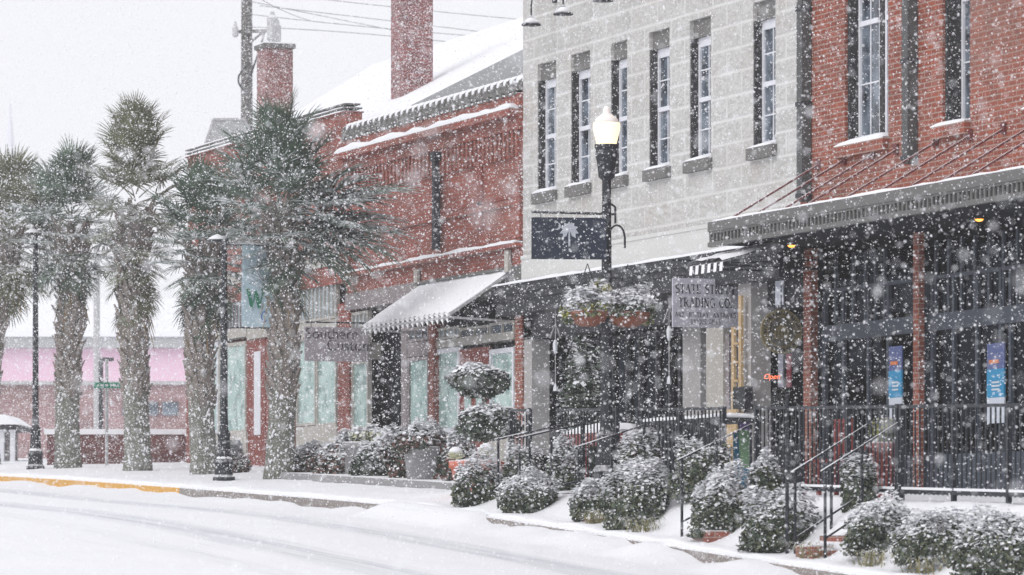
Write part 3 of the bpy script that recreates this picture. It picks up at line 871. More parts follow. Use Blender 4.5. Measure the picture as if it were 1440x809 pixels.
# chimneys
def chimney(px0, px1, py_top, X, py_bot, name_label, cap):
    y0, y1 = None, None
    d = dX((px0+px1)/2, X); w = (px1-px0)/F*d/(C_+S_)*1.02
    c = PD((px0+px1)/2, py_top, d); zb_ = zat(py_bot, d)
    t = thing('chimney', (c.x, c.y, zb_), name_label, 'chimney')
    b = MB(); b.box(c.x-w/2, c.x+w/2, c.y-w/2, c.y+w/2, zb_-2, c.z); b.build('stack', M['chimney'], t)
    if cap:
        b = MB(); b.box(c.x-w/2-.05, c.x+w/2+.05, c.y-w/2-.05, c.y+w/2+.05, c.z, c.z+.1); o = b.build('cap', M['lint'], t)
        snowcap(o, c.x-w/2-.04, c.x+w/2+.04, c.y-w/2-.04, c.y+w/2+.04, c.z+.1, .06, 4)
chimney(550, 608.5, -60, 27.0, 165, 'tall brick chimney rising past the top edge beside the gable roof', False)
chimney(361, 412, 70, 29.0, 205, 'short brick chimney behind the tallest palm', True)

# gable-roofed hall behind the middle building
gh = thing('gable_hall', (30, 75, E+4), 'snow-roofed gabled brick hall rising behind the brick shop', 'building')
zr0, zr1 = E+7.55, E+10.2
b = MB()
b.add([(26.2,75.05,E+5),(35.8,75.05,E+5),(35.8,75.05,zr0),(31,75.05,zr1-.1),(26.2,75.05,zr0)], [(0,1,2,3,4)])
b.box(26.2, 35.8, 75.06, 86.5, E+4.5, zr0-.1); b.build('wall', M['brick_mid'], gh)
b = MB()
for (xa, xb) in ((25.7,31),(36.3,31)):
    za2 = zr0-.1
    vs = [(xa,74.8,za2+.3),(xb,74.8,zr1+.28),(xb,93,zr1+.28),(xa,87,za2+.3),(xa,74.8,za2+.15),(xb,74.8,zr1+.12),(xb,93,zr1+.12),(xa,87,za2+.15)]
    b.add(vs, [(0,1,2,3),(4,7,6,5),(0,4,5,1),(1,5,6,2),(2,6,7,3),(3,7,4,0)])
b.build('roof', M['snow'], gh)
b = MB(); b.bar((25.72,74.72,zr0), (31,74.72,zr1+.02), .06, .42); b.bar((36.28,74.72,zr0), (31.05,74.72,zr1), .06, .42); b.build('rake_board', M['roofgrey'], gh)

# ---- distant things on the left -------------------------------------------------
def facebox(b, px0, px1, py0, py1, d, depth, mi=0):
    """box whose near face looks at the street, across the view"""
    A = PD(px0, py1, d); B = PD(px1, py1, d); z1 = zat(py0, d); ex = Vector((S_, C_, 0))*depth
    vs = [(A.x,A.y,A.z),(B.x,B.y,B.z),(B.x,B.y,z1),(A.x,A.y,z1)]
    vs += [(v[0]+ex.x, v[1]+ex.y, v[2]) for v in vs]
    b.add(vs, [(0,1,2,3),(5,4,7,6),(3,2,6,7),(0,3,7,4),(1,5,6,2),(0,4,5,1)], mi)
t = thing('low_brick_wall', PD(160, 665, 92), 'low purple brick wall with a snow cap behind the palm trunks', 'wall')
b = MB(); facebox(b, 66, 268, 611, 700, 92, .35); b.build('wall', M['brick_dark'], t)
b = MB(); facebox(b, 62, 268, 603.5, 611, 91.95, .45); b.build('snow', M['snow'], t)
t = thing('hazed_brick_building', PD(60, 660, 135), 'long low brick building, paled by painted haze, below the pink wall', 'building')
b = MB(); facebox(b, -120, 262, 541, 720, 135, 8); b.build('wall', M['brick_hazed'], t)
b = MB(); facebox(b, -120, 262, 536, 541, 134.8, 8.2); b.build('roof_edge', M['galv'], t)
b = MB(); facebox(b, 172, 222, 565, 584, 134.9, .1); facebox(b, 228, 250, 565, 584, 134.9, .1); b.build('window', M['darkpane'], t)
t = thing('pink_building', PD(60, 660, 165), 'pink building, paled by painted haze, with snowy roof beyond the palms', 'building')
b = MB(); facebox(b, -160, 262, 490, 700, 165, 12); b.build('wall', M['pink'], t)
b = MB(); facebox(b, -170, 266, 466, 489, 164.5, 13); b.build('eaves', M['roofgrey'], t)
b = MB(); A = PD(-170, 466, 164.4); B = PD(266, 466, 164.4); C3 = PD(266, 420, 178); D3 = PD(-170, 420, 178)
dn = Vector((0,0,-.2)); b.add([A,B,C3,D3,A+dn,B+dn,C3+dn,D3+dn], [(0,1,2,3),(4,7,6,5),(0,4,5,1),(1,5,6,2),(2,6,7,3),(3,7,4,0)]); b.build('roof', M['snow'], t)
q = PD(14, 700, 270)
t = thing('church_steeple', q, 'faint church steeple with snow haze painted into its colour at far left', 'steeple')
b = MB(); zt2 = zat(138, 270); zb2 = zat(250, 270)
b.lathe((q.x, q.y, 0), [(.55, gz(200)-3), (.55, zb2), (.36, zb2+1.0), (.02, zt2)], 8); b.build('spire', M['spire'], t)
t = thing('kiosk', PD(8, 665, 100), 'small white-columned kiosk with a dark snowy roof at the left edge', 'kiosk')
b = MB(); A = PD(-60, 586, 100); facebox(b, -60, 22, 596, 604, 100, 3); b.build('roof', M['dark'], t)
b = MB(); A = PD(-60, 583, 101); B = PD(6, 583, 101); C3 = PD(27, 597, 99.9); D3 = PD(-60, 597, 99.9); ex = Vector((S_,C_,0))*3
b.add([A,B,C3,D3,A+ex,B+ex,C3+ex,D3+ex], [(3,2,1,0),(0,1,5,4),(2,6,5,1),(4,5,6,7),(2,3,7,6)]); b.build('roof_slope', M['galv'], t)
for (a_, c_) in ((-8,5),(14,20)):
    b = MB(); facebox(b, a_, c_, 604.2, 690, 100.1, .2); b.build('column', M['white'], t)
b = MB(); facebox(b, -60, 24, 604.2, 690, 102.8, .2); b.build('back_wall', M['taupe'], t)

# street name sign, poles
t = thing('street_sign', PD(150, 668, 89), 'green street name sign on a thin grey post between two palm trunks', 'street sign')
zb_ = gz(86)
q = PD(150, 505, 89); b = MB(); b.tube([(q.x,q.y,zb_), (q.x,q.y,q.z)], .035, 8); b.build('post', M['galv'], t)
b = MB(); q = PD(150, 542, 88.9); facebox(b, 132, 171, 538, 546, 88.9, .03); sg = b.build('sign_plate', M['streetgreen'], t)
b = MB()
for (a_, c_) in ((137,139),(141,146),(148,152),(155,157),(159,163),(165,167)): facebox(b, a_, c_, 540.5, 543.5, 88.87, .01)
b.build('lettering', M['letter'], sg)
t = thing('signal_pole', PD(136, 660, 118), 'tall pale grey pole standing behind the second palm', 'pole')
a_ = PD(136, 400, 118); b = MB(); b.tube([(a_.x,a_.y,gz(110)-.5), (a_.x,a_.y,a_.z+1)], .085, 10); b.build('shaft', M['galv'], t)
t = thing('small_lamp', PD(143, 660, 112), 'short dark post with a small snow-topped lamp head beside the pale pole', 'lamp')
a_ = PD(142, 508, 112); b = MB(); b.tube([(a_.x,a_.y,gz(106)-.3), (a_.x,a_.y,a_.z), (a_.x+.16,a_.y-.05,a_.z+.02)], .06, 8); b.build('post', M['dark'], t)
b = MB(); b.box(a_.x+.0, a_.x+.3, a_.y-.12, a_.y+.12, a_.z+.0, a_.z+.09); b.build('lamp_head', M['dark'], t)
# utility pole with transformer gear and wires
DU = 128
t = thing('utility_pole', PD(347, 640, DU), 'dark timber utility pole with transformers above the tallest palm', 'utility pole')
a_ = PD(347, -120, DU); b = MB(); b.tube([(a_.x,a_.y,gz(118)-1), (a_.x,a_.y,a_.z)], [.2,.15], 10); b.build('shaft', M['pole'], t)
b = MB(); q0 = PD(330, 45, DU-.3); q1 = PD(395, 43, DU-.3); b.bar(q0, q1, .09, .09)
b.build('crossarm', M['pole'], t); b = MB(); b.bar(PD(352, 60, DU-.3), PD(372, 44, DU-.3), .06); b.build('brace', M['pole'], t)
for (px, py, w, h) in ((331,44,.09,.35),(383,40,.16,.75),(391,48,.09,.6)):
    q = PD(px, py, DU-.45); c = MB(); c.lathe((q.x,q.y,q.z-h/2), [(w*.6,0),(w,.05),(w,h-.08),(w*.5,h),(w*.3,h+.1)], 10); c.build('transformer' if w > .1 else 'insulator', M['galv'], t)
b = MB(); pts = []
for i in range(9):
    an = i/8*math.pi; q = PD(347-12*math.sin(an), 92+40*i/8, DU-.35); pts.append(q)
b.tube(pts, .03, 5); b.tube([PD(372,44,DU-.3), PD(365,70,DU-.3), PD(356,95,DU-.3), PD(350,120,DU-.3)], .03, 5); b.build('cable_loop', M['dark'], t)
wires = (((365,8),(560,30),(800,60)), ((350,20),(560,45),(800,60)), ((352,2),(420,16),(560,44)), ((350,38),(540,44),(800,80)), ((430,-4),(560,12),(760,30)), ((352,-10),(400,20),(440,30)))
for k, w_ in enumerate(wires):
    pts = []
    for i in range(13):
        u = i/12; x = (1-u)**2*w_[0][0]+2*u*(1-u)*w_[1][0]+u*u*w_[2][0]; y = (1-u)**2*w_[0][1]+2*u*(1-u)*w_[1][1]+u*u*w_[2][1]
        pts.append(PD(x, y, DU-.3+12*u))
    b = MB(); b.tube(pts, .012, 4, cap=False); b.build('wire', M['dark'], t)

# ------------------------------------------------------------------ PALMS
def frond_mesh(seed, L=.75, B=.85, nseg=34):
    r = random.Random(seed); b = MB()
    pts = []; 
    for i in range(6):
        u = i/5; pts.append(Vector((L*u, .03*math.sin(seed+u*2), .05*u-.16*u*u)))
    b.tube(pts, [.022,.018,.015,.012,.010,.008], 5)
    tip = pts[-1]
    costa = .34
    for i in range(nseg):
        f = (i+.5)/nseg*2-1
        an = f*math.radians(132)*(1+.03*r.uniform(-1,1))
        root = tip + Vector((costa*(1-abs(f))*.8, 0, -.10*(1-abs(f))))
        ln = B*(1-.30*abs(f)**1.6)*r.uniform(.88,1.08)
        d = Vector((math.cos(an), math.sin(an), .18*abs(math.sin(an)) + r.uniform(-.07,.07)))
        d.normalize(); side = Vector((-d.y, d.x, 0)).normalized()
        w = .026
        prof = [(0,.4),(.3,1.0),(.6,.85),(.85,.45),(1.0,.05)]
        vs = []
        droop = r.uniform(.15,.42)
        for (u, k) in prof:
            p = root + d*(ln*u) + Vector((0,0,-droop*ln*max(0,u-.35)**1.7*1.6))
            fold = Vector((0,0,w*k*.55))
            vs += [p - side*w*k + fold, p - Vector((0,0,0)), p + side*w*k + fold]
        fs = []
        for q in range(len(prof)-1):
            o = q*3; fs += [(o,o+1,o+4,o+3),(o+1,o+2,o+5,o+4)]
        b.add(vs, fs)
    return b
FR = []
for k in range(4): FR.append((frond_mesh(k*7+1, .75, .85), k))
frond_src = {}
def palm(px, X, py_top, trunk_r, crown_c, nfr, fsc, spread, label, mk='palm', lean=(0,0), snowside=.4, squash=1.0, extra=(), emax=86, emin=-62, az0=0, gap=None):
    """crown_c: row of the crown's centre; spread: metres of trunk over which fronds leave"""
    Y = onX(px, X); d = dX(px, X); z0 = pave(X, Y)
    t = thing('palm_tree', (X, Y, z0), label, 'palm tree', 'palmetto palms along the pavement')
    zc = zat(crown_c, d)
    # trunk
    H = zc-z0; n = 22; pts = []; rs = []
    for i in range(n+1):
        u = i/n
        pts.append((X+lean[0]*u*u + .05*math.sin(u*5+px), Y+lean[1]*u*u, z0-.05+H*u)); rs.append(trunk_r*(1.05-.22*u+.35*u**4+.18*math.exp(-u*14)+.03*math.sin(i*2.3)))
    b = MB(); b.tube(pts, rs, 16); tr = b.build('trunk', M['mossbark'], t, True)
    bt = MB(); r = random.Random(px)
    nb = int(H*42)
    for i in range(nb):
        u = .30+.70*i/nb; an = i*2.39996+r.uniform(-.2,.2)
        q = Vector(pts[min(n, int(u*n))]); q.z = z0+H*u
        dr = Vector((math.cos(an), math.sin(an), 0)); rad = trunk_r*(1.0-.2*u+.35*u**4)
        out = r.uniform(.02,.09)*(.8+2.2*u*u); ln = r.uniform(.12,.26)*(.8+.5*u)
        p0 = q + dr*(rad-.03); p1 = q + dr*(rad+out) + Vector((0,0,ln))
        sd = Vector((-dr.y, dr.x, 0)); w0, w1 = .075, .03
        th = .022
        vs = [p0-sd*w0, p0+sd*w0, p1+sd*w1, p1-sd*w1, p0-sd*w0+dr*th*2-Vector((0,0,.03)), p0+sd*w0+dr*th*2-Vector((0,0,.03)), p1+sd*w1+dr*th, p1-sd*w1+dr*th]
        bt.add(vs, [(0,1,2,3),(7,6,5,4),(0,4,5,1),(1,5,6,2),(2,6,7,3),(3,7,4,0)])
    bt.build('boots', M['boot'], tr)
    sb_ = MB()                                              # snow plastered on the windward side
    for i in range(int(70*H*snowside)):
        u = r.uniform(.0,.75)**1.3; q = Vector(pts[min(n, int(u*n))]); q.z = z0+H*u
        an = math.atan2(-C_, -S_)+r.uniform(-.9,.9); rad = trunk_r*(1.12-.25*u)+.0
        c = q+Vector((math.cos(an)*rad, math.sin(an)*rad, 0)); s1 = r.uniform(.008,.026)
        sb_.lathe(c, [(s1*.3,-s1*1.5),(s1,-s1*.3),(s1*.7,s1*.6),(s1*.1,s1)], 6)
    if sb_.v: tag(sb_.build('snow', M['snow'], tr, True), kind='stuff')
    top = Vector(pts[-1])-Vector((X, Y, z0))
    for i in range(nfr):
        u = (i+.5)/nfr
        az = i*2.39996+az0+r.uniform(-.25,.25)
        el = math.radians(emax+(emin-emax)*u**1.15 + r.uniform(-15,15))
        k = i % 4
        key = (k, mk)
        loc = top + Vector((0,0, spread*(.5-u)*1.0)) + Vector((math.cos(az), math.sin(az), 0))*.06
        sc_ = fsc*(.72+.38*math.sin(math.pi*min(1,u*1.15))) * r.uniform(.72,1.18)
        if key not in frond_src:
            o = FR[k][0].build('frond', M[mk], t, True, local=True); frond_src[key] = o
        else:
            o = dup_child(frond_src[key], t)
        o.location = loc; o.rotation_euler = Euler((r.uniform(-.35,.35), -el, az), 'XYZ'); o.scale = (sc_, sc_, sc_*squash)
    for (eaz, eel, es) in extra:
        o = dup_child(frond_src[(0, mk)], t); o.location = top; o.rotation_euler = Euler((r.uniform(-.2,.2), -math.radians(eel), math.radians(eaz)), 'XYZ'); o.scale = (es,)*3
    # old brown petioles under the crown
    dl = MB()
    for i in range(14):
        an = r.uniform(0, 6.28); dr = Vector((math.cos(an), math.sin(an), 0)); q = Vector(pts[-1])-Vector((0,0,spread*.5+r.uniform(0,.4)))
        dl.tube([q, q+dr*.22+Vector((0,0,-.05)), q+dr*.36+Vector((0,0,-.4-r.random()*.3))], [.02,.014,.004], 4)
    dl.build('dead_petioles', M['deadleaf'], t)
    return t
# world azimuth that points right in the picture: +X-ish
RIGHT = math.degrees(math.atan2(-S_, C_))
ex_r = tuple((RIGHT+a_, e_, s_) for (a_, e_, s_) in ((0,14,1.12),(18,-8,1.1),(-20,26,1.05),(-12,-24,1.15),(8,4,1.22),(-28,-5,1.15),(30,20,1.1),(5,-38,1.1),(2,18,1.35),(12,-2,1.32),(-8,-14,1.3),(-40,10,1.1),(22,-30,1.05),(-6,36,.95),(40,-12,1.05)))
palm(395, 22.0, 0, .225, 290, 84, .62, 2.3, 'tallest palm, its broad crown spreading before the brick wall', 'palm', az0=.4, extra=ex_r, emax=88, emin=-48)
palm(285, 22.0, 0, .225, 346, 66, .60, 1.8, 'palm just left of the black lamp post with drooping dark fronds', 'palm', az0=1.3, emax=84, emin=-72)
palm(190, 22.0, 0, .235, 300, 86, .55, 3.1, 'slim tall palm whose crown rises narrow above its neighbours', 'palm2', az0=2.2, emax=89, emin=-68)
palm(98, 22.0, 0, .235, 322, 72, .60, 2.0, 'stout bushy-crowned palm second from the left edge', 'palm', az0=.9, emax=88, emin=-68)
palm(-16, 22.4, 0, .22, 330, 60, .78, 1.7, 'palm at the left picture edge, half its crown out of view', 'palm2', az0=3.1, lean=(.42, -.15), emax=84, emin=-66, extra=tuple((RIGHT+a_, e_, .95) for (a_, e_) in ((0,30),(12,5),(-14,50),(-8,-15),(20,-30))))

# ------------------------------------------------------------------ STREET LAMPS
def lamp_post(t, X, Y, z0, zt, s=1.0):
    b = MB(); b.lathe((X, Y, z0), [(.19*s,0),(.19*s,.10),(.155*s,.14),(.145*s,.30),(.17*s,.34),(.12*s,.42),(.10*s,.75),(.115*s,.80),(.075*s,.88),(.062*s,1.2),(.066*s,1.22),(.05*s,zt-z0)], 16, ridge=.08)
    return b.build('post', M['iron'], t)
XL = 20.85; px_l = 853
YL = onX(px_l, XL); z0 = pave(XL, YL); zt_ = zat(236, dX(px_l, XL))
t = thing('street_lamp', (XL, YL, z0), 'lit acorn-globe street lamp on a black fluted post', 'street lamp')
lamp_post(t, XL, YL, z0, zt_, 1.2)
b = MB(); b.lathe((XL, YL, zt_), [(.06,-.16),(.11,-.12),(.125,.03),(.135,.08),(.155,.16),(.145,.22),(.165,.27),(.16,.295)], 16, ridge=.06); b.build('collar', M['iron'], t)
b = MB(); b.lathe((XL, YL, zt_+.295), [(.125,0),(.145,.08),(.168,.18),(.175,.25),(.17,.275)], 24); b.build('globe', M['globe'], t, True)
b = MB(); b.lathe((XL, YL, zt_+.57), [(.172,0),(.145,.025),(.15,.04),(.115,.075),(.075,.105),(.045,.125),(.045,.155),(.048,.175),(.03,.205),(.005,.215)], 24); b.build('globe_cap', M['globe_top'], t, True)
for zz, w in ((pave(XL,YL)+.36, .13), (pave(XL,YL)+.80, .09)):
    b = MB(); b.lathe((XL, YL, zz), [(w,0),(w*.9,.03),(.05,.09),(.05,.1)], 14); b.build('snow', M['snow'], t, True)
ux = Vector((1,0,0))
# bracket bar for the navy sign
zb1 = zat(301, dX(px_l, XL))
b = MB(); b.tube([(XL-1.02, YL, zb1), (XL+.12, YL, zb1)], .016, 6)
for i in range(26):
    x = XL-1.0+i*.043; b.tube([(x, YL-.015, zb1-.012), (x+.03, YL+.015, zb1+.016)], .011, 5)
b.tube([(XL+.12, YL, zb1+.09), (XL+.12, YL, zb1-.12)], .014, 6); b.tube([(XL+.12, YL, zb1+.09), (XL+.06, YL, zb1+.13)], .014, 6)
b.build('sign_bracket', M['iron_clean'], t)
# crook arm on the right
zb2_ = zat(322, dX(px_l, XL)); b = MB(); pts = []
for i in range(11):
    an = math.pi*i/10; pts.append((XL+.14-.11*math.cos(an)+0.0, YL, zb2_-.12+.17*math.sin(an)))
pts = [(XL+.03, YL, zb2_-.26)] + pts + [(XL+.25, YL, zb2_-.24)]
b.tube(pts, .014, 6); b.tube([(XL, YL, zb2_-.22), (XL+.07, YL, zb2_-.22)], .012, 5)
b.build('crook_arm', M['iron_clean'], t)
b = MB(); pts = []
for i in range(11):
    an = math.pi*i/10; pts.append((XL-.16+.12*math.cos(an), YL-.03, zb2_-.22+.10*math.sin(an)))
b.tube(pts, .013, 6); b.build('crook_arm', M['iron_clean'], t)

# lettering ---------------------------------------------------------------
def arc(cx, cy, rx, ry, a0, a1, n=9):
    return [(cx+rx*math.cos(math.radians(a0+(a1-a0)*i/(n-1))), cy+ry*math.sin(math.radians(a0+(a1-a0)*i/(n-1)))) for i in range(n)]
GL = {
 'S': (.58, [(arc(.29,.74,.22,.24,40,230,9)+arc(.29,.27,.23,.25,60,-140,9),.12)], []),
 'T': (.66, [([(.33,0),(.33,1)],.14),([(.03,.97),(.63,.97)],.06),([(.04,.97),(.03,.78)],.04),([(.62,.97),(.63,.78)],.04)], [(.33,0)]),
 'A': (.74, [([(.08,0),(.36,1)],.06),([(.36,1),(.64,0)],.14),([(.18,.34),(.53,.34)],.05)], [(.08,0),(.64,0)]),
 'E': (.62, [([(.14,0),(.14,1)],.14),([(.14,.97),(.55,.97)],.06),([(.14,.03),(.57,.03)],.06),([(.14,.51),(.44,.51)],.05),([(.55,.97),(.55,.80)],.04),([(.57,.03),(.58,.22)],.04)], [(.12,0),(.12,1)]),
 'R': (.72, [([(.14,0),(.14,1)],.14),([(.14,.97)]+arc(.30,.73,.24,.24,90,-90,7)+[(.14,.49)],.07),([(.32,.49),(.64,.0)],.13)], [(.14,0),(.14,1),(.66,0)]),
 'D': (.76, [([(.14,0),(.14,1)],.14),([(.14,.97)]+arc(.28,.5,.38,.47,90,-90,11)+[(.14,.03)],.09)], [(.14,0),(.14,1)]),
 'I': (.34, [([(.17,0),(.17,1)],.14)], [(.17,0),(.17,1)]),
 'N': (.78, [([(.14,0),(.14,1)],.06),([(.12,1),(.62,0)],.14),([(.62,0),(.62,1)],.06)], [(.14,0),(.12,1),(.62,1)]),
 'G': (.76, [(arc(.40,.5,.32,.47,50,320,13),.11),([(.64,.05),(.64,.42)],.12)], [(.62,.42)]),
 'C': (.68, [(arc(.38,.5,.31,.47,50,310,13),.11)], []),
 'O': (.78, [(arc(.39,.5,.32,.47,0,360,17),.11)], []),
 'J': (.40, [([(.24,1),(.24,.15),(.14,-.08),(.02,-.06)],.13)], [(.24,1)]),
 'W': (1.0, [([(.06,1),(.28,0)],.14),([(.28,0),(.5,.9)],.06),([(.5,.9),(.70,0)],.14),([(.70,0),(.94,1)],.06)], [(.06,1),(.94,1)]),
 'L': (.60, [([(.14,0),(.14,1)],.14),([(.14,.03),(.55,.03)],.06),([(.55,.03),(.57,.22)],.04)], [(.14,0),(.14,1)]),
 'Y': (.70, [([(.06,1),(.35,.48)],.13),([(.35,.48),(.64,1)],.06),([(.35,0),(.35,.5)],.13)], [(.35,0),(.06,1),(.64,1)]),
 'Q': (.78, [(arc(.39,.5,.32,.47,0,360,17),.11),([(.38,.06),(.66,-.2)],.10)], []),
 'U': (.74, [([(.14,1),(.14,.3)]+arc(.36,.3,.22,.28,180,360,7)+[(.58,1)],.09)], [(.14,1),(.58,1)]),
 'F': (.58, [([(.14,0),(.14,1)],.14),([(.14,.97),(.53,.97)],.06),([(.14,.51),(.42,.51)],.05)], [(.14,0),(.14,1)]),
 '.': (.26, [([(.13,0),(.13,.12)],.13)], []),
 ' ': (.42, [], []),
}
def lettering(text, h, origin, u, v, nrm, parent, mat_, bold=1.0, serif=True, shear=0.0, width=None, name='lettering'):
    """origin: centre of baseline; u right, v up, nrm towards the viewer"""
    tot = sum(GL[c][0]+.07 for c in text)*h
    kx = (width/tot) if width else 1.0
    x = -tot*kx/2; b = MB(); off = .004
    for c in text:
        w, strokes, ser = GL[c]
        cnt = 0
        for (pl, tw) in strokes:
            for i in range(len(pl)-1):
                a, e = Vector((pl[i][0], pl[i][1])), Vector((pl[i+1][0], pl[i+1][1]))
                dd_ = (e-a)
                if dd_.length < 1e-5: continue
                dn_ = dd_.normalized(); pr = Vector((-dn_.y, dn_.x))*tw*bold/2
                a2, e2 = a-dn_*tw*.12, e+dn_*tw*.12
                q = [a2-pr, e2-pr, e2+pr, a2+pr]; cnt += 1
                o_ = off+.00012*cnt
                b.add([origin+u*(x+(s_.x+shear*s_.y)*h*kx)+v*(s_.y*h)+nrm*o_ for s_ in q], [(0,1,2,3)])
        if serif:
            for (sx_, sy_) in ser:
                cnt += 1; o_ = off+.00012*cnt; yy = sy_*.95+.025
                b.add([origin+u*(x+(px_+shear*py_)*h*kx)+v*(py_*h)+nrm*o_ for (px_, py_) in ((sx_-.13,yy-.025),(sx_+.13,yy-.025),(sx_+.13,yy+.025),(sx_-.13,yy+.025))], [(0,1,2,3)])
        x += (w+.07)*h*kx
    return b.build(name, mat_, parent)
def sanstext(text, size, origin, u, v, nrm, parent, mat_, width=None, shear=0, ext=.002):
    cu = bpy.data.curves.new('lettering', 'FONT'); cu.body = text; cu.size = size; cu.align_x = 'CENTER'; cu.extrude = ext; cu.shear = shear
    o = bpy.data.objects.new('tmp', cu); COL.objects.link(o); cu.materials.append(mat_)
    bpy.context.view_layer.update()
    me = bpy.data.meshes.new_from_object(o.evaluated_get(bpy.context.evaluated_depsgraph_get()))
    bpy.data.objects.remove(o); o = bpy.data.objects.new('lettering', me); COL.objects.link(o)
    o.parent = parent; off = Vector((0,0,0)); q = parent
    while q is not None: off += q.location; q = q.parent
    m = Matrix((u, v, nrm)).transposed().to_4x4()
    o.rotation_euler = m.to_euler(); o.location = origin-off+nrm*.006
    return o

UX, UZ, NY = Vector((1,0,0)), Vector((0,0,1)), Vector((0,-1,0))
# navy sign hanging from the lamp bracket, swung a little
a2 = math.radians(14); U2 = Vector((math.cos(a2), -math.sin(a2), 0)); N2 = Vector((-math.sin(a2), -math.cos(a2), 0))
sz = dX(px_l, XL); c_z = zat(337, sz); c0 = Vector((XL-.52, YL-.02, c_z))
t = thing('hanging_sign', c0, 'navy blue sign with white palmetto and crescent on the street lamp', 'sign')
b = MB(); w, h = .48, .265
for sgn in (-1, 1): pass
vs = [c0+U2*(sx_*w)+UZ*(sz_*h)+N2*(q*.012) for q in (1,-1) for (sx_, sz_) in ((-1,-1),(1,-1),(1,1),(-1,1))]
b.add(vs, [(0,1,2,3),(7,6,5,4),(0,4,5,1),(1,5,6,2),(2,6,7,3),(3,7,4,0)]); b.build('board', M['navy'], t)
b = MB()
for sx_ in (-.36, .36):
    p = c0+U2*sx_+UZ*h; b.tube([p, Vector((p.x, (p.y+YL)/2+.02, p.z+.05)), Vector((p.x, YL, zb1-.01))], .006, 5)
b.build('hook', M['iron_clean'], t)
e = MB()                                     # palmetto: trunk + nine leaves, crescent
o3 = c0+N2*.0155
def pt2(x, y): return o3+U2*x+UZ*y
e.add([pt2(-.012,-.10), pt2(.016,-.10), pt2(.010,.10), pt2(-.008,.10)], [(0,1,2,3)])
for k, an in enumerate((90, 58, 122, 25, 155, -12, 192, -45, 225)):
    an = math.radians(an); L_ = .125; dx, dy = math.cos(an), math.sin(an); pxn, pyn = -dy, dx
    o3 = c0+N2*(.0158+.0002*k)
    pts2 = [(0,0)]+[(dx*L_*u+pxn*s_*.028*(1 if j % 2 else .55), dy*L_*u+pyn*s_*.028*(1 if j % 2 else .55)-.02*u*u) for s_, us in ((1,(.4,.6,.8)),) for j, u in enumerate(us)]+[(dx*L_, dy*L_-.02)]+[(dx*L_*u-pxn*.028*(1 if j % 2 else .55), dy*L_*u-pyn*.028*(1 if j % 2 else .55)-.02*u*u) for j, u in enumerate((.8,.6,.4))]
    e.add([o3+U2*x+UZ*(y+.11) for (x, y) in pts2], [tuple(range(len(pts2)))])
o3 = c0+N2*.0155
out_ = arc(-.155,.155,.05,.05,-120,60,9); inn = arc(-.175,.165,.045,.045,50,-105,9)
for i in range(8):
    e.add([pt2(*out_[i]), pt2(*out_[i+1]), pt2(*inn[7-i]), pt2(*inn[8-i])], [(0,1,2,3)])
e.build('emblem', M['faint'], t)
sanstext('NicM stRestaurnth', .125, c0-UZ*.225, U2, UZ, N2, t, M['faint'], shear=.35, ext=.001)

# shop sign STATE STREET TRADING CO.
ys_ = onX(1037, XF-.06); s0 = P(1037, 393, XF-.06); Xr = XF-.06
szl = F/dX(1037, Xr); Wd = 94/szl/C_/1.0*.985; zt3 = zat(394, dX(943, Xr)); Hh = 66/szl*1.04
t = thing('shop_sign', (Xr-Wd/2, ys_, s0.z), 'grey board lettered STATE STREET TRADING CO. hung under the canopy', 'sign')
zc3 = s0.z-Hh/2
b = MB(); b.box(Xr-Wd, Xr, ys_-.02, ys_+.02, zc3-Hh/2, zc3+Hh/2); b.build('board', M['signgrey'], t)
b = MB(); b.tube([(Xr-Wd*.8, ys_, zc3+Hh/2), (Xr-Wd*.8, ys_, zc3+Hh/2+.25)], .008, 5); b.tube([(Xr-.15, ys_, zc3+Hh/2), (Xr-.15, ys_, zc3+Hh/2+.25)], .008, 5)
b.bar((Xr-Wd, ys_, zc3+Hh/2+.25), (Xr+.05, ys_, zc3+Hh/2+.25), .025); b.build('hanger', M['iron_clean'], t)
cc = Vector((Xr-Wd/2, ys_-.021, zc3))
lettering('STATE STREET', Hh*.185, cc+UZ*Hh*.19, UX, UZ, NY, t, M['ink'], 1.15, width=Wd*.93)
lettering('TRADING CO.', Hh*.19, cc-UZ*Hh*.09, UX, UZ, NY, t, M['ink'], 1.15, width=Wd*.83)
lettering('ART  JEWELRY  ANTIQUES', Hh*.095, cc-UZ*Hh*.29, UX, UZ, NY, t, M['ink2'], 1.3, width=Wd*.94)
lettering('UNIQUE GIFTS', Hh*.095, cc-UZ*Hh*.43, UX, UZ, NY, t, M['ink2'], 1.3, width=Wd*.46)

# SOUTHERN CUSTOM board
Xr = XF-.05; d = dX(518, Xr); s0 = P(518, 461, Xr); k = F/d; Wd = 88/k/C_; Hh = 48/k
t = thing('shop_sign', (Xr-Wd/2, s0.y, s0.z), 'mauve-grey Southern Custom board beside the thick palm trunk', 'sign')
b = MB(); b.box(Xr-Wd, Xr, s0.y-.02, s0.y+.02, s0.z-Hh, s0.z); b.build('board', M['signgrey2'], t)
b = MB(); b.bar((Xr-Wd, s0.y, s0.z+.08), (Xr+.05, s0.y, s0.z+.08), .025); b.tube([(Xr-Wd*.9, s0.y, s0.z), (Xr-Wd*.9, s0.y, s0.z+.08)], .008, 5); b.tube([(Xr-.1, s0.y, s0.z), (Xr-.1, s0.y, s0.z+.08)], .008, 5); b.build('hanger', M['iron_clean'], t)
cc = Vector((Xr-Wd/2, s0.y-.021, s0.z-Hh))
sanstext('Southern', Hh*.44, cc+UZ*Hh*.66-UX*Wd*.08, UX, UZ, NY, t, M['ink2'])
sanstext('Custom', Hh*.44, cc+UZ*Hh*.32+UX*Wd*.20, UX, UZ, NY, t, M['ink2'])

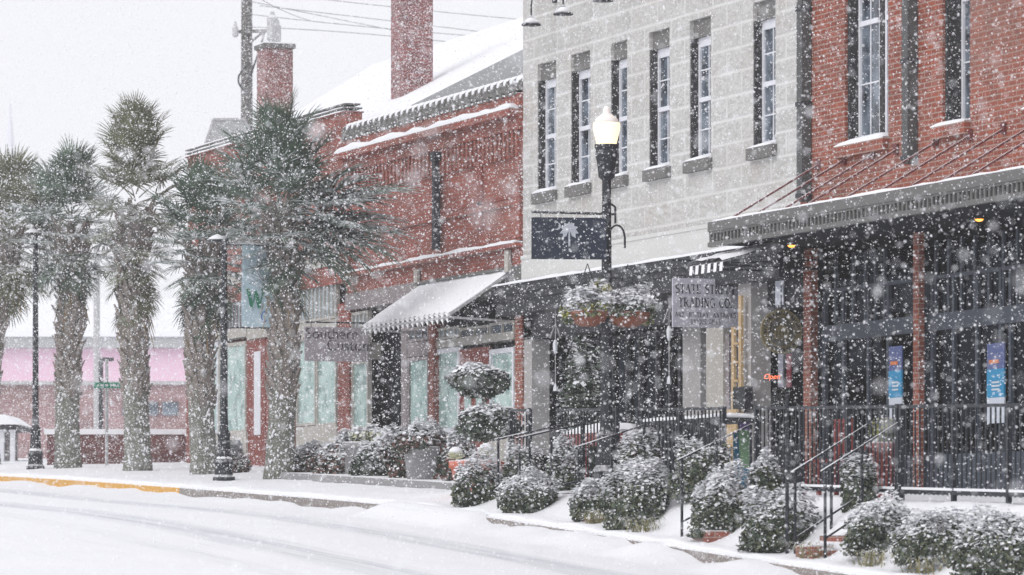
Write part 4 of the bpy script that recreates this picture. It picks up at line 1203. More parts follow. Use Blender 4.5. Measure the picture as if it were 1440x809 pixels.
# round gilt sign with raised lettering marks
Xc = XF-.75; q = P(1098.5, 466.5, Xc); R = 31.5/(F/dX(1098, Xc))
t = thing('round_sign', q, 'round aged gilt sign with a ring of raised lettering under the canopy', 'sign')
def disc(b, c, r0, r1, y0, y1, n=36):
    vs = []
    for (r, y) in ((r1,y1),(r1,y0),(r0,y0),(r0,y1)):
        for j in range(n): vs.append((c.x+r*math.cos(2*math.pi*j/n), c.y+y, c.z+r*math.sin(2*math.pi*j/n)))
    fs = []
    for k in range(3):
        for j in range(n): jn = (j+1) % n; fs.append((k*n+j, k*n+jn, (k+1)*n+jn, (k+1)*n+j))
    b.add(vs, fs)
b = MB(); disc(b, q, R*.62, R, -.02, .02); b.build('ring', M['bronze'], t)
b = MB(); disc(b, q, .001, R*.62, -.012, .01); b.build('centre', M['bronze_dark'], t)
b = MB(); disc(b, q, R*.60, R*.655, -.028, .0); b.build('rim', M['bronze_dark'], t)
b = MB()
rr_ = random.Random(5)
for k in list(range(-10, 11)) + [100+i for i in range(-6, 7)]:
    if k < 50: an = math.radians(90-k*9.2)
    else: an = math.radians(270+(k-100)*8)
    c1 = q+Vector((math.cos(an)*R*.74, -.024, math.sin(an)*R*.74)); c2 = q+Vector((math.cos(an)*R*.90, -.024, math.sin(an)*R*.90))
    sd = Vector((-math.sin(an), 0, math.cos(an)))*R*.04
    b.bar(c1+sd, c2+sd*.2, .012, .008); 
    if k % 3: b.bar(c1-sd, c2-sd*.2, .010, .008)
b.build('lettering', M['ink'], t)
b = MB(); b.tube([(q.x, q.y, q.z+R), (q.x, q.y, q.z+R+.35)], .01, 5); b.build('hanger', M['iron_clean'], t)
b = MB()                                                              # building relief in the middle
for k in range(5): b.box(q.x-R*.3+k*R*.15-.012, q.x-R*.3+k*R*.15+.012, q.y-.022, q.y-.012, q.z-R*.28, q.z+R*.05)
b.add([(q.x-R*.4,q.y-.018,q.z+R*.06),(q.x+R*.4,q.y-.018,q.z+R*.06),(q.x,q.y-.018,q.z+R*.36)], [(0,1,2)]); b.box(q.x-R*.4, q.x+R*.4, q.y-.02, q.y-.012, q.z-R*.33, q.z-R*.28)
b.build('relief', M['bronze'], t)

# neon OPEN in the shop window
q = P(1085, 530, XF-.16); t = thing('neon_sign', q, 'small glowing red neon script in the shop entrance window', 'neon sign')
cu = sanstext('Open', .10, q-UZ*.03, Vector((math.cos(.5),-math.sin(.5),0)), UZ, Vector((-math.sin(.5),-math.cos(.5),0)), t, M['neon'], shear=.3)
b = MB(); b.box(q.x-.12, q.x+.12, q.y+.02, q.y+.03, q.z-.05, q.z-.035); b.build('backing', M['room'], t)

# small striped awning
XB = 24.1; X1 = 23.32
t = thing('striped_awning', (XF, onX(1068, XF-.1), zat(348, dX(1068, XF-.1))), 'small snow-topped awning with black and white striped valance', 'awning')
ya, yb = onX(1092, XB), onX(1040, XB); zA = zat(350, dX(1068, XB)); zFr = zat(373, dX(985, X1))
b = MB(); n = 12; sm = MB(); nn = 6; vs = []; fs = []
for i in range(n):
    y0_, y1_ = ya+(yb-ya)*i/n, ya+(yb-ya)*(i+1)/n
    b.add([(XB,y0_,zA),(XB,y1_,zA),(X1,y1_,zFr),(X1,y0_,zFr),(X1-.01,y0_,zFr-.12),(X1-.01,y1_,zFr-.12)], [(0,1,2,3),(3,2,5,4)], i % 2)
b.build('canvas', [M['cloth'], M['blackcloth']], t)
for i in range(n+1):
    y = ya+(yb-ya)*i/n
    for j in range(nn+1):
        f_ = j/nn; vs.append((XB+(X1-XB-.01)*f_, y, zA+(zFr-zA)*f_+.01+(.06 if 0 < i < n else .01)*(.9+.6*noise.noise(Vector((y*4, f_*4, 2))))))
for i in range(n):
    for j in range(nn): a0 = i*(nn+1)+j; fs.append((a0+nn+1, a0+nn+2, a0+1, a0))
sm.add(vs, fs); sm.build('snow', M['snow'], t, True)
b = MB(); b.bar((XF-.05, yb, zA-.25), (X1, yb, zFr-.02), .025); b.bar((XF-.05, ya, zA-.3), (X1, ya, zFr-.04), .025); b.bar((XF-.05, ya, zA-.16), (X1, ya, zFr-.02), .02); b.build('frame', M['iron_clean'], t)

# banner lamp posts on the left
def banner_lamp(px, X, py_top, label, s=.9, head=None):
    Y = onX(px, X); z0 = pave(X, Y); z1 = zat(py_top, dX(px, X))
    t = thing('street_lamp', (X, Y, z0), label, 'street lamp', 'black lamp posts among the palms')
    lamp_post(t, X, Y, z0, z1, s)
    b = MB(); b.lathe((X, Y, z0+.42*.95), [(.13,0),(.12,.03),(.07,.09),(.06,.1)], 14); b.build('snow', M['snow'], t, True)
    b = MB(); dz = .05
    hx = head
    b.tube([(X, Y, z1-.3), (X+hx*.4, Y, z1+.02), (X+hx, Y, z1+.05)], .03, 6); b.lathe((X, Y, z1), [(.06,0),(.07,.05),(.03,.1),(.01,.14)], 10); b.build('arm', M['iron'], t)
    b = MB(); c = (X+hx*1.15, Y, z1+.0)
    b.lathe(c, [(.17,0),(.18,.02),(.10,.06),(.04,.09)], 16); hd = b.build('lamp_head', M['iron'], t, True)
    b = MB(); b.lathe(c, [(.17,.022),(.12,.07),(.04,.11),(.01,.12)], 16); b.build('snow', M['snow'], hd, True)
    return t, X, Y, z0, z1
banner_lamp(50, 21.3, 330, 'black lamp post between the two leftmost palms, hooded head at its top', .95, -.05)
t, X, Y, z0, z1 = banner_lamp(315, 21.0, 340, 'black lamp post carrying the pale blue banner', 1.0, -.1)
X2 = X+.30; k = scl(343, X)
zb_t = zat(338, dX(343, X)); zb_b = zat(456, dX(343, X))
bn = thing('street_banner', (X2, Y, zb_b), 'pale blue street banner with green W partly hidden by the trunk', 'banner')
b = MB(); vs = []; fs = []
for i in range(7):
    for j in range(9):
        u, v = i/6, j/8; vs.append((X2+u*.62, Y-.01+.025*math.sin(v*5+u*3), zb_b+(zb_t-zb_b)*v))
for i in range(6):
    for j in range(8): a0 = i*9+j; fs.append((a0, a0+9, a0+10, a0+1))
b.add(vs, fs); b.build('cloth', M['banner'], bn)
for zq in (zb_t, zb_b):
    b = MB(); b.tube([(X, Y, zq), (X2+.64, Y, zq)], .016, 6); b.build('rod', M['iron'], bn)
lettering('W', .30, Vector((X2+.24, Y-.05, zb_b+.33)), UX, UZ, NY, bn, M['green_ink'], 1.3)
lettering('C', .17, Vector((X2+.38, Y-.05, zb_b+.10)), UX, UZ, NY, bn, M['blue_ink'], 1.0, serif=False)
b = MB()
for k_, (r_) in enumerate((.30,.26)):
    pts = [(X2+.50+r_*math.cos(math.radians(a))*.9, Y-.05, zb_b+1.02+r_*math.sin(math.radians(a))) for a in range(110, 251, 14)]; b.tube(pts, .008, 4)
for i in range(3): b.tube([(X2+.10, Y-.05, zb_b+.90-.07*i), (X2+.5, Y-.05, zb_b+.70-.07*i)], .005, 4)
b.build('artwork', M['letter'], bn)

# ------------------------------------------------------------------ FOLIAGE
def leafcloud(c, rad, n, size, snow_p=.35, power=2.0, lump=.22, seed=0, upbias=.5, elong=1.8, shell=.55, flat_bottom=True, mats=2):
    """numpy leaf cloud: returns verts, faces, material ids"""
    g = np.random.default_rng(seed)
    v = g.normal(size=(n, 3)); v /= np.linalg.norm(v, axis=1)[:, None]
    k = 1/((np.abs(v)**power).sum(1))**(1/power)
    sh = v*k[:, None]
    rr = shell + (1-shell)*g.random(n)**.6
    ph = g.uniform(0, 6.28, (4, 3)); fr = g.uniform(2.0, 5.0, (4, 3))
    lm = 1 + lump*sum(np.sin(v[:, 0]*fr[i, 0]+ph[i, 0])*np.sin(v[:, 1]*fr[i, 1]+ph[i, 1])*np.sin(v[:, 2]*fr[i, 2]+ph[i, 2]) for i in range(4))
    lm += lump*.35*g.normal(size=n)*.5
    p = sh*rr[:, None]*lm[:, None]
    if flat_bottom: p[:, 2] = np.where(p[:, 2] < -.55, -.55-(p[:, 2]+.55)*-.2, p[:, 2])
    pos = p*np.array(rad)+np.array(c)
    nrm = v*.7+g.normal(size=(n, 3))*.6; nrm[:, 2] += upbias; nrm /= np.linalg.norm(nrm, axis=1)[:, None]
    a = np.cross(nrm, g.normal(size=(n, 3))); a /= np.linalg.norm(a, axis=1)[:, None]; b_ = np.cross(nrm, a)
    s = size*g.uniform(.6, 1.3, n)
    clp = np.sin(pos[:, 0]*9+ph[0, 0])*np.sin(pos[:, 1]*8+ph[0, 1])*np.sin(pos[:, 2]*7+ph[0, 2])
    outer = np.clip((rr-shell)/(1-shell), 0, 1)
    prob = snow_p*(.10+3.0*np.clip(p[:, 2]+.0, 0, 1))*(.4+1.15*outer) + .5*clp*snow_p*np.clip(p[:, 2]+.8, 0, 1)
    snow = g.random(n) < prob
    nrm2 = nrm.copy(); nrm2[:, 2] += 1.2; nrm2 /= np.linalg.norm(nrm2, axis=1)[:, None]
    sn = snow[:, None]
    a = np.where(sn, np.cross(nrm2, g.normal(size=(n, 3))), a); a /= np.linalg.norm(a, axis=1)[:, None]
    b_ = np.where(sn, np.cross(nrm2, a), b_)
    el = np.where(snow, 1.3, elong); s = np.where(snow, s*1.25, s)
    A = a*(s*el)[:, None]*.5; B = b_*s[:, None]*.5
    V = np.empty((n, 4, 3)); V[:, 0] = pos-A; V[:, 1] = pos+B; V[:, 2] = pos+A; V[:, 3] = pos-B
    mi = np.where(snow, mats, g.integers(0, mats, n))
    return V.reshape(-1, 3), mi
def quads_obj(name, V, mi, mats, parent):
    off = Vector((0,0,0)); q = parent
    while q is not None: off += q.location; q = q.parent
    V = V-np.array(off); n = len(V)//4
    me = bpy.data.meshes.new(name); me.vertices.add(n*4); me.vertices.foreach_set('co', V.astype(np.float32).ravel())
    me.loops.add(n*4); me.loops.foreach_set('vertex_index', np.arange(n*4, dtype=np.int32))
    me.polygons.add(n); me.polygons.foreach_set('loop_start', np.arange(0, n*4, 4, dtype=np.int32)); me.polygons.foreach_set('loop_total', np.full(n, 4, dtype=np.int32))
    for m in mats: me.materials.append(m)
    me.polygons.foreach_set('material_index', mi.astype(np.int32)); me.update(); me.validate()
    o = bpy.data.objects.new(name, me); COL.objects.link(o)
    if parent is not None: o.parent = parent
    return o
bseed = [100]
def bush(px, w_px, py0, py1, X, label, name='snowy_shrub', cat='shrub', mats=('leaf','leaf2'), snow=.42, power=2.2, n=None, size=.034, group='snow-dusted shrubs along the bank', lump=.2, ground=True):
    bseed[0] += 1
    k = scl(px, X); Y = onX(px, X); rx = w_px/k/2; z1, z0 = zat(py0, dX(px, X)), zat(py1, dX(px, X))
    zg_ = pave(X, Y)
    if ground: z0 = min(z0, zg_+.05)
    H = z1-z0; t = thing(name, (X, Y, z0), label, cat, group)
    n = n or int(6800*(rx*H*2/.8)) + 2000
    rz = H/1.55; c = (X, Y, z0+rz*.55)
    V, mi = leafcloud(c, (rx, rx*.9, rz), n, size, snow, power, lump, bseed[0], shell=.66)
    quads_obj('foliage', V, mi, [M[m] for m in mats]+[M['leafsnow']], t)
    st = MB(); r = random.Random(bseed[0])
    for i in range(7):
        an = r.uniform(0, 6.28); st.tube([(X, Y, z0-.1), (X+.3*rx*math.cos(an), Y+.3*rx*math.sin(an), z0+H*.35), (X+.65*rx*math.cos(an), Y+.65*rx*math.sin(an), z0+H*.75)], [.018,.012,.005], 5)
    st.build('stems', M['bark'], t)
    return t
bush(672, 76, 638, 716, 20.35, 'dense snowy shrub in front of the terracotta planter')
bush(748, 82, 662, 728, 20.3, 'mounded grey-green shrub right of the leftmost stair post')
bush(828, 52, 677, 730, 20.25, 'small pale shrub just left of the biggest round bush', snow=.5)
bush(903, 102, 641, 742, 20.4, 'biggest round bush, dark green with a white crown, below the street lamp')
bush(792, 46, 618, 705, 20.95, 'upright clipped shrub behind the small pale one', power=3, snow=.35)
bush(899, 54, 604, 645, 21.0, 'box-clipped hedge plant with flat snowy top behind the biggest bush', power=5, snow=.3, lump=.05)
bush(1016, 84, 655, 752, 20.35, 'rounded snowy bush left of the tall handrail post', snow=.5)
bush(1096, 108, 686, 766, 20.2, 'broad low bush at the foot of the tall handrail post', snow=.45)
bush(1075, 48, 640, 700, 20.9, 'small dark ball shrub above the broad low bush', snow=.35)
bush(1208, 46, 638, 722, 20.95, 'narrow clipped column shrub beside the red planter', power=4, snow=.3, lump=.06)
bush(1240, 105, 704, 778, 20.45, 'spreading olive bush at the right hand stair foot', snow=.45)
bush(1322, 130, 716, 790, 20.45, 'loose pale bush below the long railing', snow=.5)
bush(1412, 140, 716, 812, 20.3, 'dark green bush in the bottom right corner', snow=.38)
bush(1276, 90, 720, 775, 20.75, 'low grey bush tucked under the railing between two larger ones', snow=.45)
bush(1365, 90, 722, 775, 20.85, 'small snowy bush right below the middle of the long railing', snow=.5)
bush(990, 90, 618, 700, 21.0, 'dark shrub behind the mid handrail', snow=.25, n=4500)
bush(735, 60, 628, 690, 21.1, 'dark shrub under the short railing left of the lamp', snow=.3)
bush(862, 40, 655, 700, 20.95, 'low dark shrub hiding the street lamp foot', snow=.3)
for (px, w, a_, c_, lab) in ((1225,70,748,764,'tuft of straw grass at the foot of the spreading olive bush'),(1300,80,765,800,'arching grass tuft in front of the loose pale bush'),(838,60,706,730,'yellow-green grass tuft in front of the small pale shrub'),(905,60,722,745,'grass tuft before the biggest round bush'),(1370,70,770,808,'grass tuft beside the bottom right bush'),(1145,60,742,768,'thin grass tuft by the brick step')):
    X = 20.12; k = scl(px, X); Y = onX(px, X); z0 = pave(X, Y)+.02; b = MB(); r = random.Random(px)
    for i in range(80):
        an = r.uniform(0, 6.28); L = r.uniform(.12,.36); o_ = Vector((X+r.gauss(0,.07), Y+r.gauss(0,.12), z0)); dr = Vector((math.cos(an), math.sin(an), 0)); sd = Vector((-dr.y, dr.x, 0))*.006
        p = [o_, o_+dr*L*.3+UZ*L*.55, o_+dr*L*.75+UZ*L*.62, o_+dr*L*1.05+UZ*L*.35]
        b.add([p[0]-sd, p[0]+sd, p[1]+sd, p[1]-sd, p[2]+sd*.8, p[2]-sd*.8, p[3]], [(0,1,2,3),(3,2,4,5),(5,4,6)])
    o = b.build('grass_tuft', M['grass']); tag(o, lab, 'grass tuft', 'grass tufts on the bank')

# topiary: two clipped balls on one stem
X = 22.0; Y = onX(682, X); k = scl(682, X); z0 = tz(Y)
t = thing('topiary_tree', (X, Y, z0), 'double-ball topiary tree in front of the brick shop door', 'topiary')
for (px, py, w, h) in ((675,535,82,46),(686,594,84,50)):
    c = P(px, py, X); V, mi = leafcloud(tuple(c), (w/k/2, w/k/2, h/k/2), 3400, .06, .34, 2.4, .14, px, flat_bottom=False); quads_obj('leaf_ball', V, mi, [M['leaf'], M['leaf'], M['leafsnow']], t)
b = MB(); c = P(676, 535, X); c2 = P(684, 590, X); b.tube([(X, Y, z0-.1), (c2.x, c2.y, c2.z), (c.x+.03, c.y, c.z-.15), tuple(c)], [.04,.035,.028,.015], 7)
b.tube([(c.x+.03, c.y, c.z-.35), (c.x+.25, c.y, c.z-.12)], [.02,.01], 5); b.build('trunk', M['bark'], t)

# shrubs behind railing, under canopies (dark)
bush(822, 70, 485, 560, 23.6, 'dark potted tree with grey leaves behind the lamp post', 'potted_tree', 'potted tree', ('leaf','leaf'), .10, 2.2, 3200, .07, group=None, ground=True)
for i, (px, w, y0_, y1_, lab) in enumerate(((435,60,622,684,'low russet shrub right of the thick palm trunk'),(482,62,616,684,'brownish shrub below the Southern Custom board'),(530,66,618,684,'dark bushy shrub under the recessed doorway'),(575,60,600,640,'russet shrub spilling behind the concrete planter'),(610,50,596,640,'reddish shrub left of the topiary tree'),(650,46,606,650,'small shrub at the foot of the topiary tree'),(330,36,625,684,'thin brownish shrub between lamp post and palm'))):
    bush(px, w, y0_, y1_, 22.6, lab, mats=('leaf_red','leaf') if i != 2 else ('leaf','leaf'), snow=.30, size=.05, group='winter shrubs before the left shops', lump=.25)
# concrete planters
def planter(px, w, py0, py1, X, label, mk='concrete', taper=.72, snowy_=True, name='planter', zmin=None, square=False):
    k = scl(px, X); Y = onX(px, X); z1, z0 = zat(py0, dX(px, X)), zat(py1, dX(px, X)); r = w/k/2
    t = thing(name, (X, Y, z0), label, 'planter'); H = z1-z0
    b = MB(); n = 4 if square else 20
    b.lathe((X, Y, z0), [(r*taper*.96,0),(r*taper,.02),(r*.92,H*.86),(r,H*.87),(r,H),(r*.88,H),(r*.86,H-.05)], n); b.build('pot', M[mk], t, not square)
    if snowy_:
        b = MB(); b.lathe((X, Y, z1-.03), [(r*.86,0),(r*.8,.035),(r*.5,.045),(r*.1,.05)], 16); b.build('snow', M['snow'], t, True)
    return t, X, Y, z1, r
planter(594, 56, 628, 688, 22.4, 'tapered grey concrete planter on the ledge')
bush(594, 62, 600, 634, 22.4, 'russet snowy plant growing in the tapered concrete planter', mats=('leaf_red','leaf'), snow=.4, size=.045, group='winter shrubs before the left shops', lump=.3, ground=False)
planter(518, 74, 622, 688, 22.9, 'wide grey trough planter heaped with snowy white flowers', taper=.9)
X = 22.85
for i, (px, py) in enumerate(((492,616),(508,612),(524,608),(538,612))):
    c = P(px, py, X-.1); V, mi = leafcloud(tuple(c), (.17,.17,.13), 500, .05, .8, 2, .2, 400+i, flat_bottom=False)
    o = quads_obj('snowy_flower_clump', V, mi, [M['flower'], M['leaf2'], M['leafsnow']], None); tag(o, ('leftmost','second','third','rightmost')[i]+' clump of snow-loaded white flowers in the trough planter', 'flowers', 'flower clumps in the trough')
t, X, Y, z1, r = planter(671, 80, 648, 728, 20.75, 'large bright terracotta planter behind the leftmost bank shrub', 'terra', .55)
for (px, py, lab) in ((641,638,'snow-topped cabbage head at the left of the terracotta planter'),(684,633,'taller snow-topped cabbage head at the right of the terracotta planter')):
    c = P(px, py, 20.6); b = MB(); t = thing('ornamental_cabbage', c-UZ*.1, lab, 'cabbage', 'cabbages in the terracotta planter')
    for i in range(26):
        an = i*2.4; el = 1.3-1.2*i/26; dr = Vector((math.cos(an)*math.cos(el), math.sin(an)*math.cos(el), math.sin(el))); sd = Vector((-math.sin(an), math.cos(an), 0))*.06; q = c-UZ*.08
        p1 = q+dr*.09; p2 = q+dr*.15+UZ*.0; b.add([q-sd*.3, q+sd*.3, p1+sd, p2+sd*.4, p2-sd*.4, p1-sd], [(0,1,2,3,4,5)])
    b.build('leaves', M['flower'], t); b = MB(); b.lathe(c+UZ*.03, [(.10,-.02),(.085,.03),(.04,.06),(.005,.065)], 12); b.build('snow', M['snow'], t, True)
# red urn behind the column shrub
t, X, Y, z1, r = planter(1242, 54, 622, 700, 21.9, 'tall dull red planter holding a clipped green ball', 'redpot', .5, False)
c = P(1242, 605, 21.9); V, mi = leafcloud(tuple(c), (.17,.17,.16), 900, .045, .12, 2, .08, 77, flat_bottom=False); o = quads_obj('boxwood_ball', V, mi, [M['leaf_yel'], M['leaf2'], M['leafsnow']], None); tag(o, 'small bright green clipped ball sitting in the dull red planter', 'plant')
# snowy red box planter behind rail
X = 22.2; a_ = P(785, 608, X); c_ = P(835, 628, X); t = thing('red_bench', (X, a_.y, tz(a_.y)), 'red bench with thick snow seen through the railing left of the lamp', 'bench')
b = MB(); b.box(X, X+.45, c_.y-.6, a_.y, zat(628, dX(785, X)), zat(612, dX(785, X)));  b.build('seat', M['redpot'], t); snowcap(t, X, X+.45, c_.y-.6, a_.y, zat(612, dX(785, X)), .16)
for yy in (c_.y-.5, a_.y-.1):
    b = MB(); b.box(X+.03, X+.09, yy, yy+.06, tz(a_.y)-.1, zat(628, dX(785, X))-.002); b.box(X+.36, X+.42, yy, yy+.06, tz(a_.y)-.1, zat(628, dX(785, X))-.002); b.build('leg', M['redpot'], t)
# dark bin / cabinet with snow
X = 22.3; a_ = P(897, 592, X); c_ = P(1004, 592, X-.0); zt4 = zat(594, dX(897, X)); zg4 = tz(a_.y)
t = thing('metal_table', (X, c_.y, zg4), 'long dark slatted bench table with snow on top behind the railing', 'table')
b = MB(); yA, yB = c_.y, a_.y; b.box(X, X+.7, yA, yB, zt4-.06, zt4); b.build('table_top', M['dark'], t); snowcap(t, X, X+.7, yA, yB, zt4, .07)
b = MB(); y = yA+.05
while y < yB-.1: b.box(X+.04, X+.07, y, y+.06, zg4+.05, zt4-.062); y += .13
b.build('side_slats', M['iron_clean'], t)
for yy in (yA+.02, yB-.1):
    for xx in (X+.02, X+.6):
        b = MB(); b.box(xx, xx+.06, yy, yy+.06, zg4-.2, zt4-.061); b.build('leg', M['dark'], t)

# ladder (yellow pine) against the pillar
t = thing('ladder', P(1034, 640, XF-.3), 'yellow wooden ladder standing against the pale pillar', 'ladder')
Xa = XF-.34
for (px, y0_, y1_, w) in ((1032,460,690,.055),(1042,416,690,.055)):
    q0, q1 = P(px, y0_, Xa), P(px, y1_, Xa); b = MB(); b.box(Xa-.02, Xa+.02, q0.y-w/2-.02, q0.y+w/2+.02, q1.z, q0.z); b.build('rail', M['wood'], t)
for py in (484, 510, 536, 562, 588, 614, 640):
    q0, q1 = P(1033, py, Xa), P(1041, py, Xa); b = MB(); b.bar((Xa-.025, q1.y, q0.z), (Xa-.025, q0.y, q0.z), .03); b.build('rung', M['wood'], t)
b = MB(); q0 = P(1029, 576, Xa-.06); b.box(Xa-.09, Xa-.05, onX(1044, Xa), onX(1029, Xa), zat(630, dX(1029, Xa)), q0.z); b.build('board', M['wood'], t)
# sandwich board
X = 22.9; q = P(1048, 585, X); t = thing('sandwich_board', (X, q.y, tz(q.y)), 'small green and purple sandwich board left of the long railing', 'sandwich board')
w = 17/scl(1048, X)/2; b = MB()
zz0, zz1 = tz(q.y), q.z
b.add([(X-w, q.y-.05, zz0+.35), (X+w, q.y-.05, zz0+.35), (X+w, q.y+.05, zz1), (X-w, q.y+.05, zz1), (X-w, q.y-.02, zz0+.35), (X+w, q.y-.02, zz0+.35), (X+w, q.y+.08, zz1), (X-w, q.y+.08, zz1)], [(0,1,2,3),(7,6,5,4),(0,3,7,4),(1,5,6,2),(3,2,6,7)]); b.build('panel', M['lime'], t)
b = MB(); b.box(X-w*.98, X+w*.98, q.y+.02, q.y+.045, zz1-.18, zz1-.01); b.build('print', M['purple'], t)
b = MB(); b.box(X-w, X+w, q.y-.09, q.y-.055, zz0-.1, zz0+.34); b.box(X-w, X+w, q.y+.2, q.y+.22, zz0-.1, zz1-.2); b.build('stand', M['blue'], t)
# posters in the windows
def poster(px0, px1, py0, pym, pyn, py1, label):
    X = XF+.05; d = dX(px0, X); y0_, y1_ = onX(px1, X), onX(px0, X); t = thing('window_poster', (X, y0_, zat(py1, d)), label, 'poster', 'tall posters in the brick shop window')
    for (a, c, mk, x) in ((py0, pym, 'indigo', 0), (pym, pyn, 'cyan', -.004), (pyn, py1, 'poster', 0)):
        b = MB(); b.box(X+x, X+.02, y0_, y1_, zat(c, d), zat(a, d)); b.build({'indigo':'header','cyan':'blue_panel','poster':'sheet'}[mk], M[mk], t)
    b = MB(); b.box(X-.008, X-.001, y0_+(y1_-y0_)*.3, y1_-(y1_-y0_)*.15, zat(pym-8, d), zat(pym-13, d)); b.build('print', M['orange'], t)
    b = MB()
    for k in range(3): b.box(X-.009, X-.0045, y0_+(y1_-y0_)*.25, y1_-(y1_-y0_)*.3, zat(pyn-10-5*k, d), zat(pyn-12.5-5*k, d))
    b.build('lettering', M['letter'], t)
poster(1250, 1268, 488, 522, 560, 594, 'blue and white poster left of the slim brick pier')
poster(1388, 1412, 484, 520, 560, 596, 'blue and white poster near the right picture edge')
# curtains
for (px0, px1, py0, lab) in ((1320,1340,450,'straight grey curtain right of the slim brick pier'),(1352,1376,455,'gathered grey curtain beside the right hand poster'),(1196,1204,500,'thin pale curtain left of the first poster')):
    X = XF+.35; d = dX(px0, X); y0_, y1_ = onX(px1, X), onX(px0, X); b = MB(); vs = []; fs = []; n = 18; zz0, zz1 = zat(640 if 'gathered' not in lab else 515, d), zat(py0, d)
    for i in range(n+1):
        u = i/n; sq = .35 if 'gathered' in lab else .9
        vs += [(X+.03*math.sin(u*n*1.3), y0_+(y1_-y0_)*u, zz0), (X+.03*math.sin(u*n*1.3+.4), (y0_+y1_)/2+(y1_-y0_)*(u-.5)*sq, zz1)]
    for i in range(n): fs.append((i*2, i*2+2, i*2+3, i*2+1))
    b.add(vs, fs); o = b.build('curtain', M['curtain'], None, True); tag(o, lab, 'curtain')
# entrance bits behind the round sign
for (px0, px1, y0_, y1_, mk, name, lab) in ((1090,1101,388,430,'poster','window_notice','white paper notice in the doorway above the round sign'),(1094,1101,497,545,'curtain','window_notice','dull grey notice in the doorway below the round sign'),(1106,1112,500,545,'crimson','hanging_scarf','crimson cloth hanging right of the neon sign')):
    X = XF-.04 if mk != 'crimson' else XF-.1
    d = dX(px0, X); b = MB(); b.box(X, X+.02, onX(px1, X), onX(px0, X), zat(y1_, d), zat(y0_, d)); b.box(X-.004, X+.024, onX(px1, X)-.01, onX(px0, X)+.01, zat(y0_, d), zat(y0_, d)+.02); o = b.build(name, M[mk]); tag(o, lab, 'notice' if name == 'window_notice' else 'cloth')
b = MB(); b.box(XF+.0, XF+.28, onX(1128, XF)+.02, onX(1060, XF), zlow-2.2-.6, zlow-2.2-.55)

# wind chimes / hanging ornaments under stone canopy
for (px, y0_, y1_, lab) in ((941,430,540,'white feathered ornament hanging left of the trading sign'),(781,455,550,'pale feathered ornament hanging behind the potted tree')):
    X = XF-.2; q = P(px, y0_, X); q1 = P(px, y1_, X); t = thing('hanging_ornament', q, lab, 'ornament', 'hanging ornaments under the stone canopy')
    b = MB(); H = q.z-q1.z; b.tube([(X, q.y, q.z+.25), (X, q.y, q1.z)], .008, 5)
    pts = [(X-.09, q.y, q.z-H*.22), (X, q.y, q.z), (X+.09, q.y, q.z-H*.22)]; b.tube(pts, .014, 5); b.build('cord', M['galv'], t)
    b = MB(); b.lathe((X, q.y, q.z-H*.45), [(.015,0),(.035,.05),(.04,.16),(.02,.22)], 9); b.build('body', M['white'], t)
    b = MB(); b.lathe((X, q.y, q1.z), [(.04,0),(.035,.05),(.01,.12)], 8, ridge=.4); b.build('tassel', M['white'], t)
# pale figure-like shapes behind glass are shop displays
for (px, w, y0_, y1_, lab) in ((762,.2,475,580,'pale draped display stand behind the shop glass at far left of the stone building'),):
    q = P(px, y0_, XF+.9); b = MB(); z1_, z0_ = q.z, zat(y1_, dX(px, XF+.9)); b.lathe((q.x, q.y, z0_), [(.2,0),(.17,.3),(.12,(z1_-z0_)*.8),(.05,z1_-z0_)], 12); o = b.build('display_drape', M['pale'], None, True); tag(o, lab, 'display')

# hanging baskets on the street lamp
def basket(dx, py, w, label, yel):
    q = P(px_l, py, XL); c = Vector((XL+dx, YL-.05, q.z)); r = w/2
    t = thing('hanging_basket', c, label, 'hanging basket', 'flower baskets hung on the street lamp')
    b = MB(); b.lathe((c.x, c.y, c.z-.02), [(r*.35,-.16),(r*.8,-.10),(r*1.0,.0),(r*1.02,.03)], 18, ridge=.03); b.build('coir_liner', M['coir'], t, True)
    b = MB()
    for k in range(4):
        an = k*math.pi/2+.5; b.tube([(c.x+math.cos(an)*r, c.y+math.sin(an)*r, c.z), (c.x, c.y, c.z+.62)], .005, 4)
    b.build('chain', M['iron_clean'], t)
    V, mi = leafcloud((c.x, c.y, c.z+.10), (r*1.2, r*1.1, .24), 2800, .045, 2.2, 2, .25, int(w*1000)+py); quads_obj('snowy_flowers', V, mi, [M['leaf2'], M['leaf_yel'] if yel else M['leaf'], M['leafsnow']], t)
    V, mi = leafcloud((c.x-(r*.9 if yel else -r*.8), c.y, c.z-.02), (r*.3, r*.4, .16), 260, .05, .4, 2, .3, int(w*900)+py); quads_obj('trailing_leaves', V, mi, [M['leaf'], M['leaf_yel'], M['leafsnow']], t)
    if yel:
        V, mi = leafcloud((c.x+r*.55, c.y-.05, c.z+.30), (.13,.12,.14), 420, .055, .45, 2, .1, 31, flat_bottom=False); quads_obj('pale_bloom', V, mi, [M['flower'], M['leaf_yel'], M['leafsnow']], t)
    b = MB(); b.lathe((c.x, c.y, c.z+.17), [(r*.95,-.03),(r*.8,.04),(r*.4,.09),(.01,.11)], 12); 
basket(-.28, 440, .56, 'snow-heaped flower basket left of the lamp post with a pale bloom', True)
basket(.27, 440, .60, 'snow-heaped flower basket right of the lamp post', False)

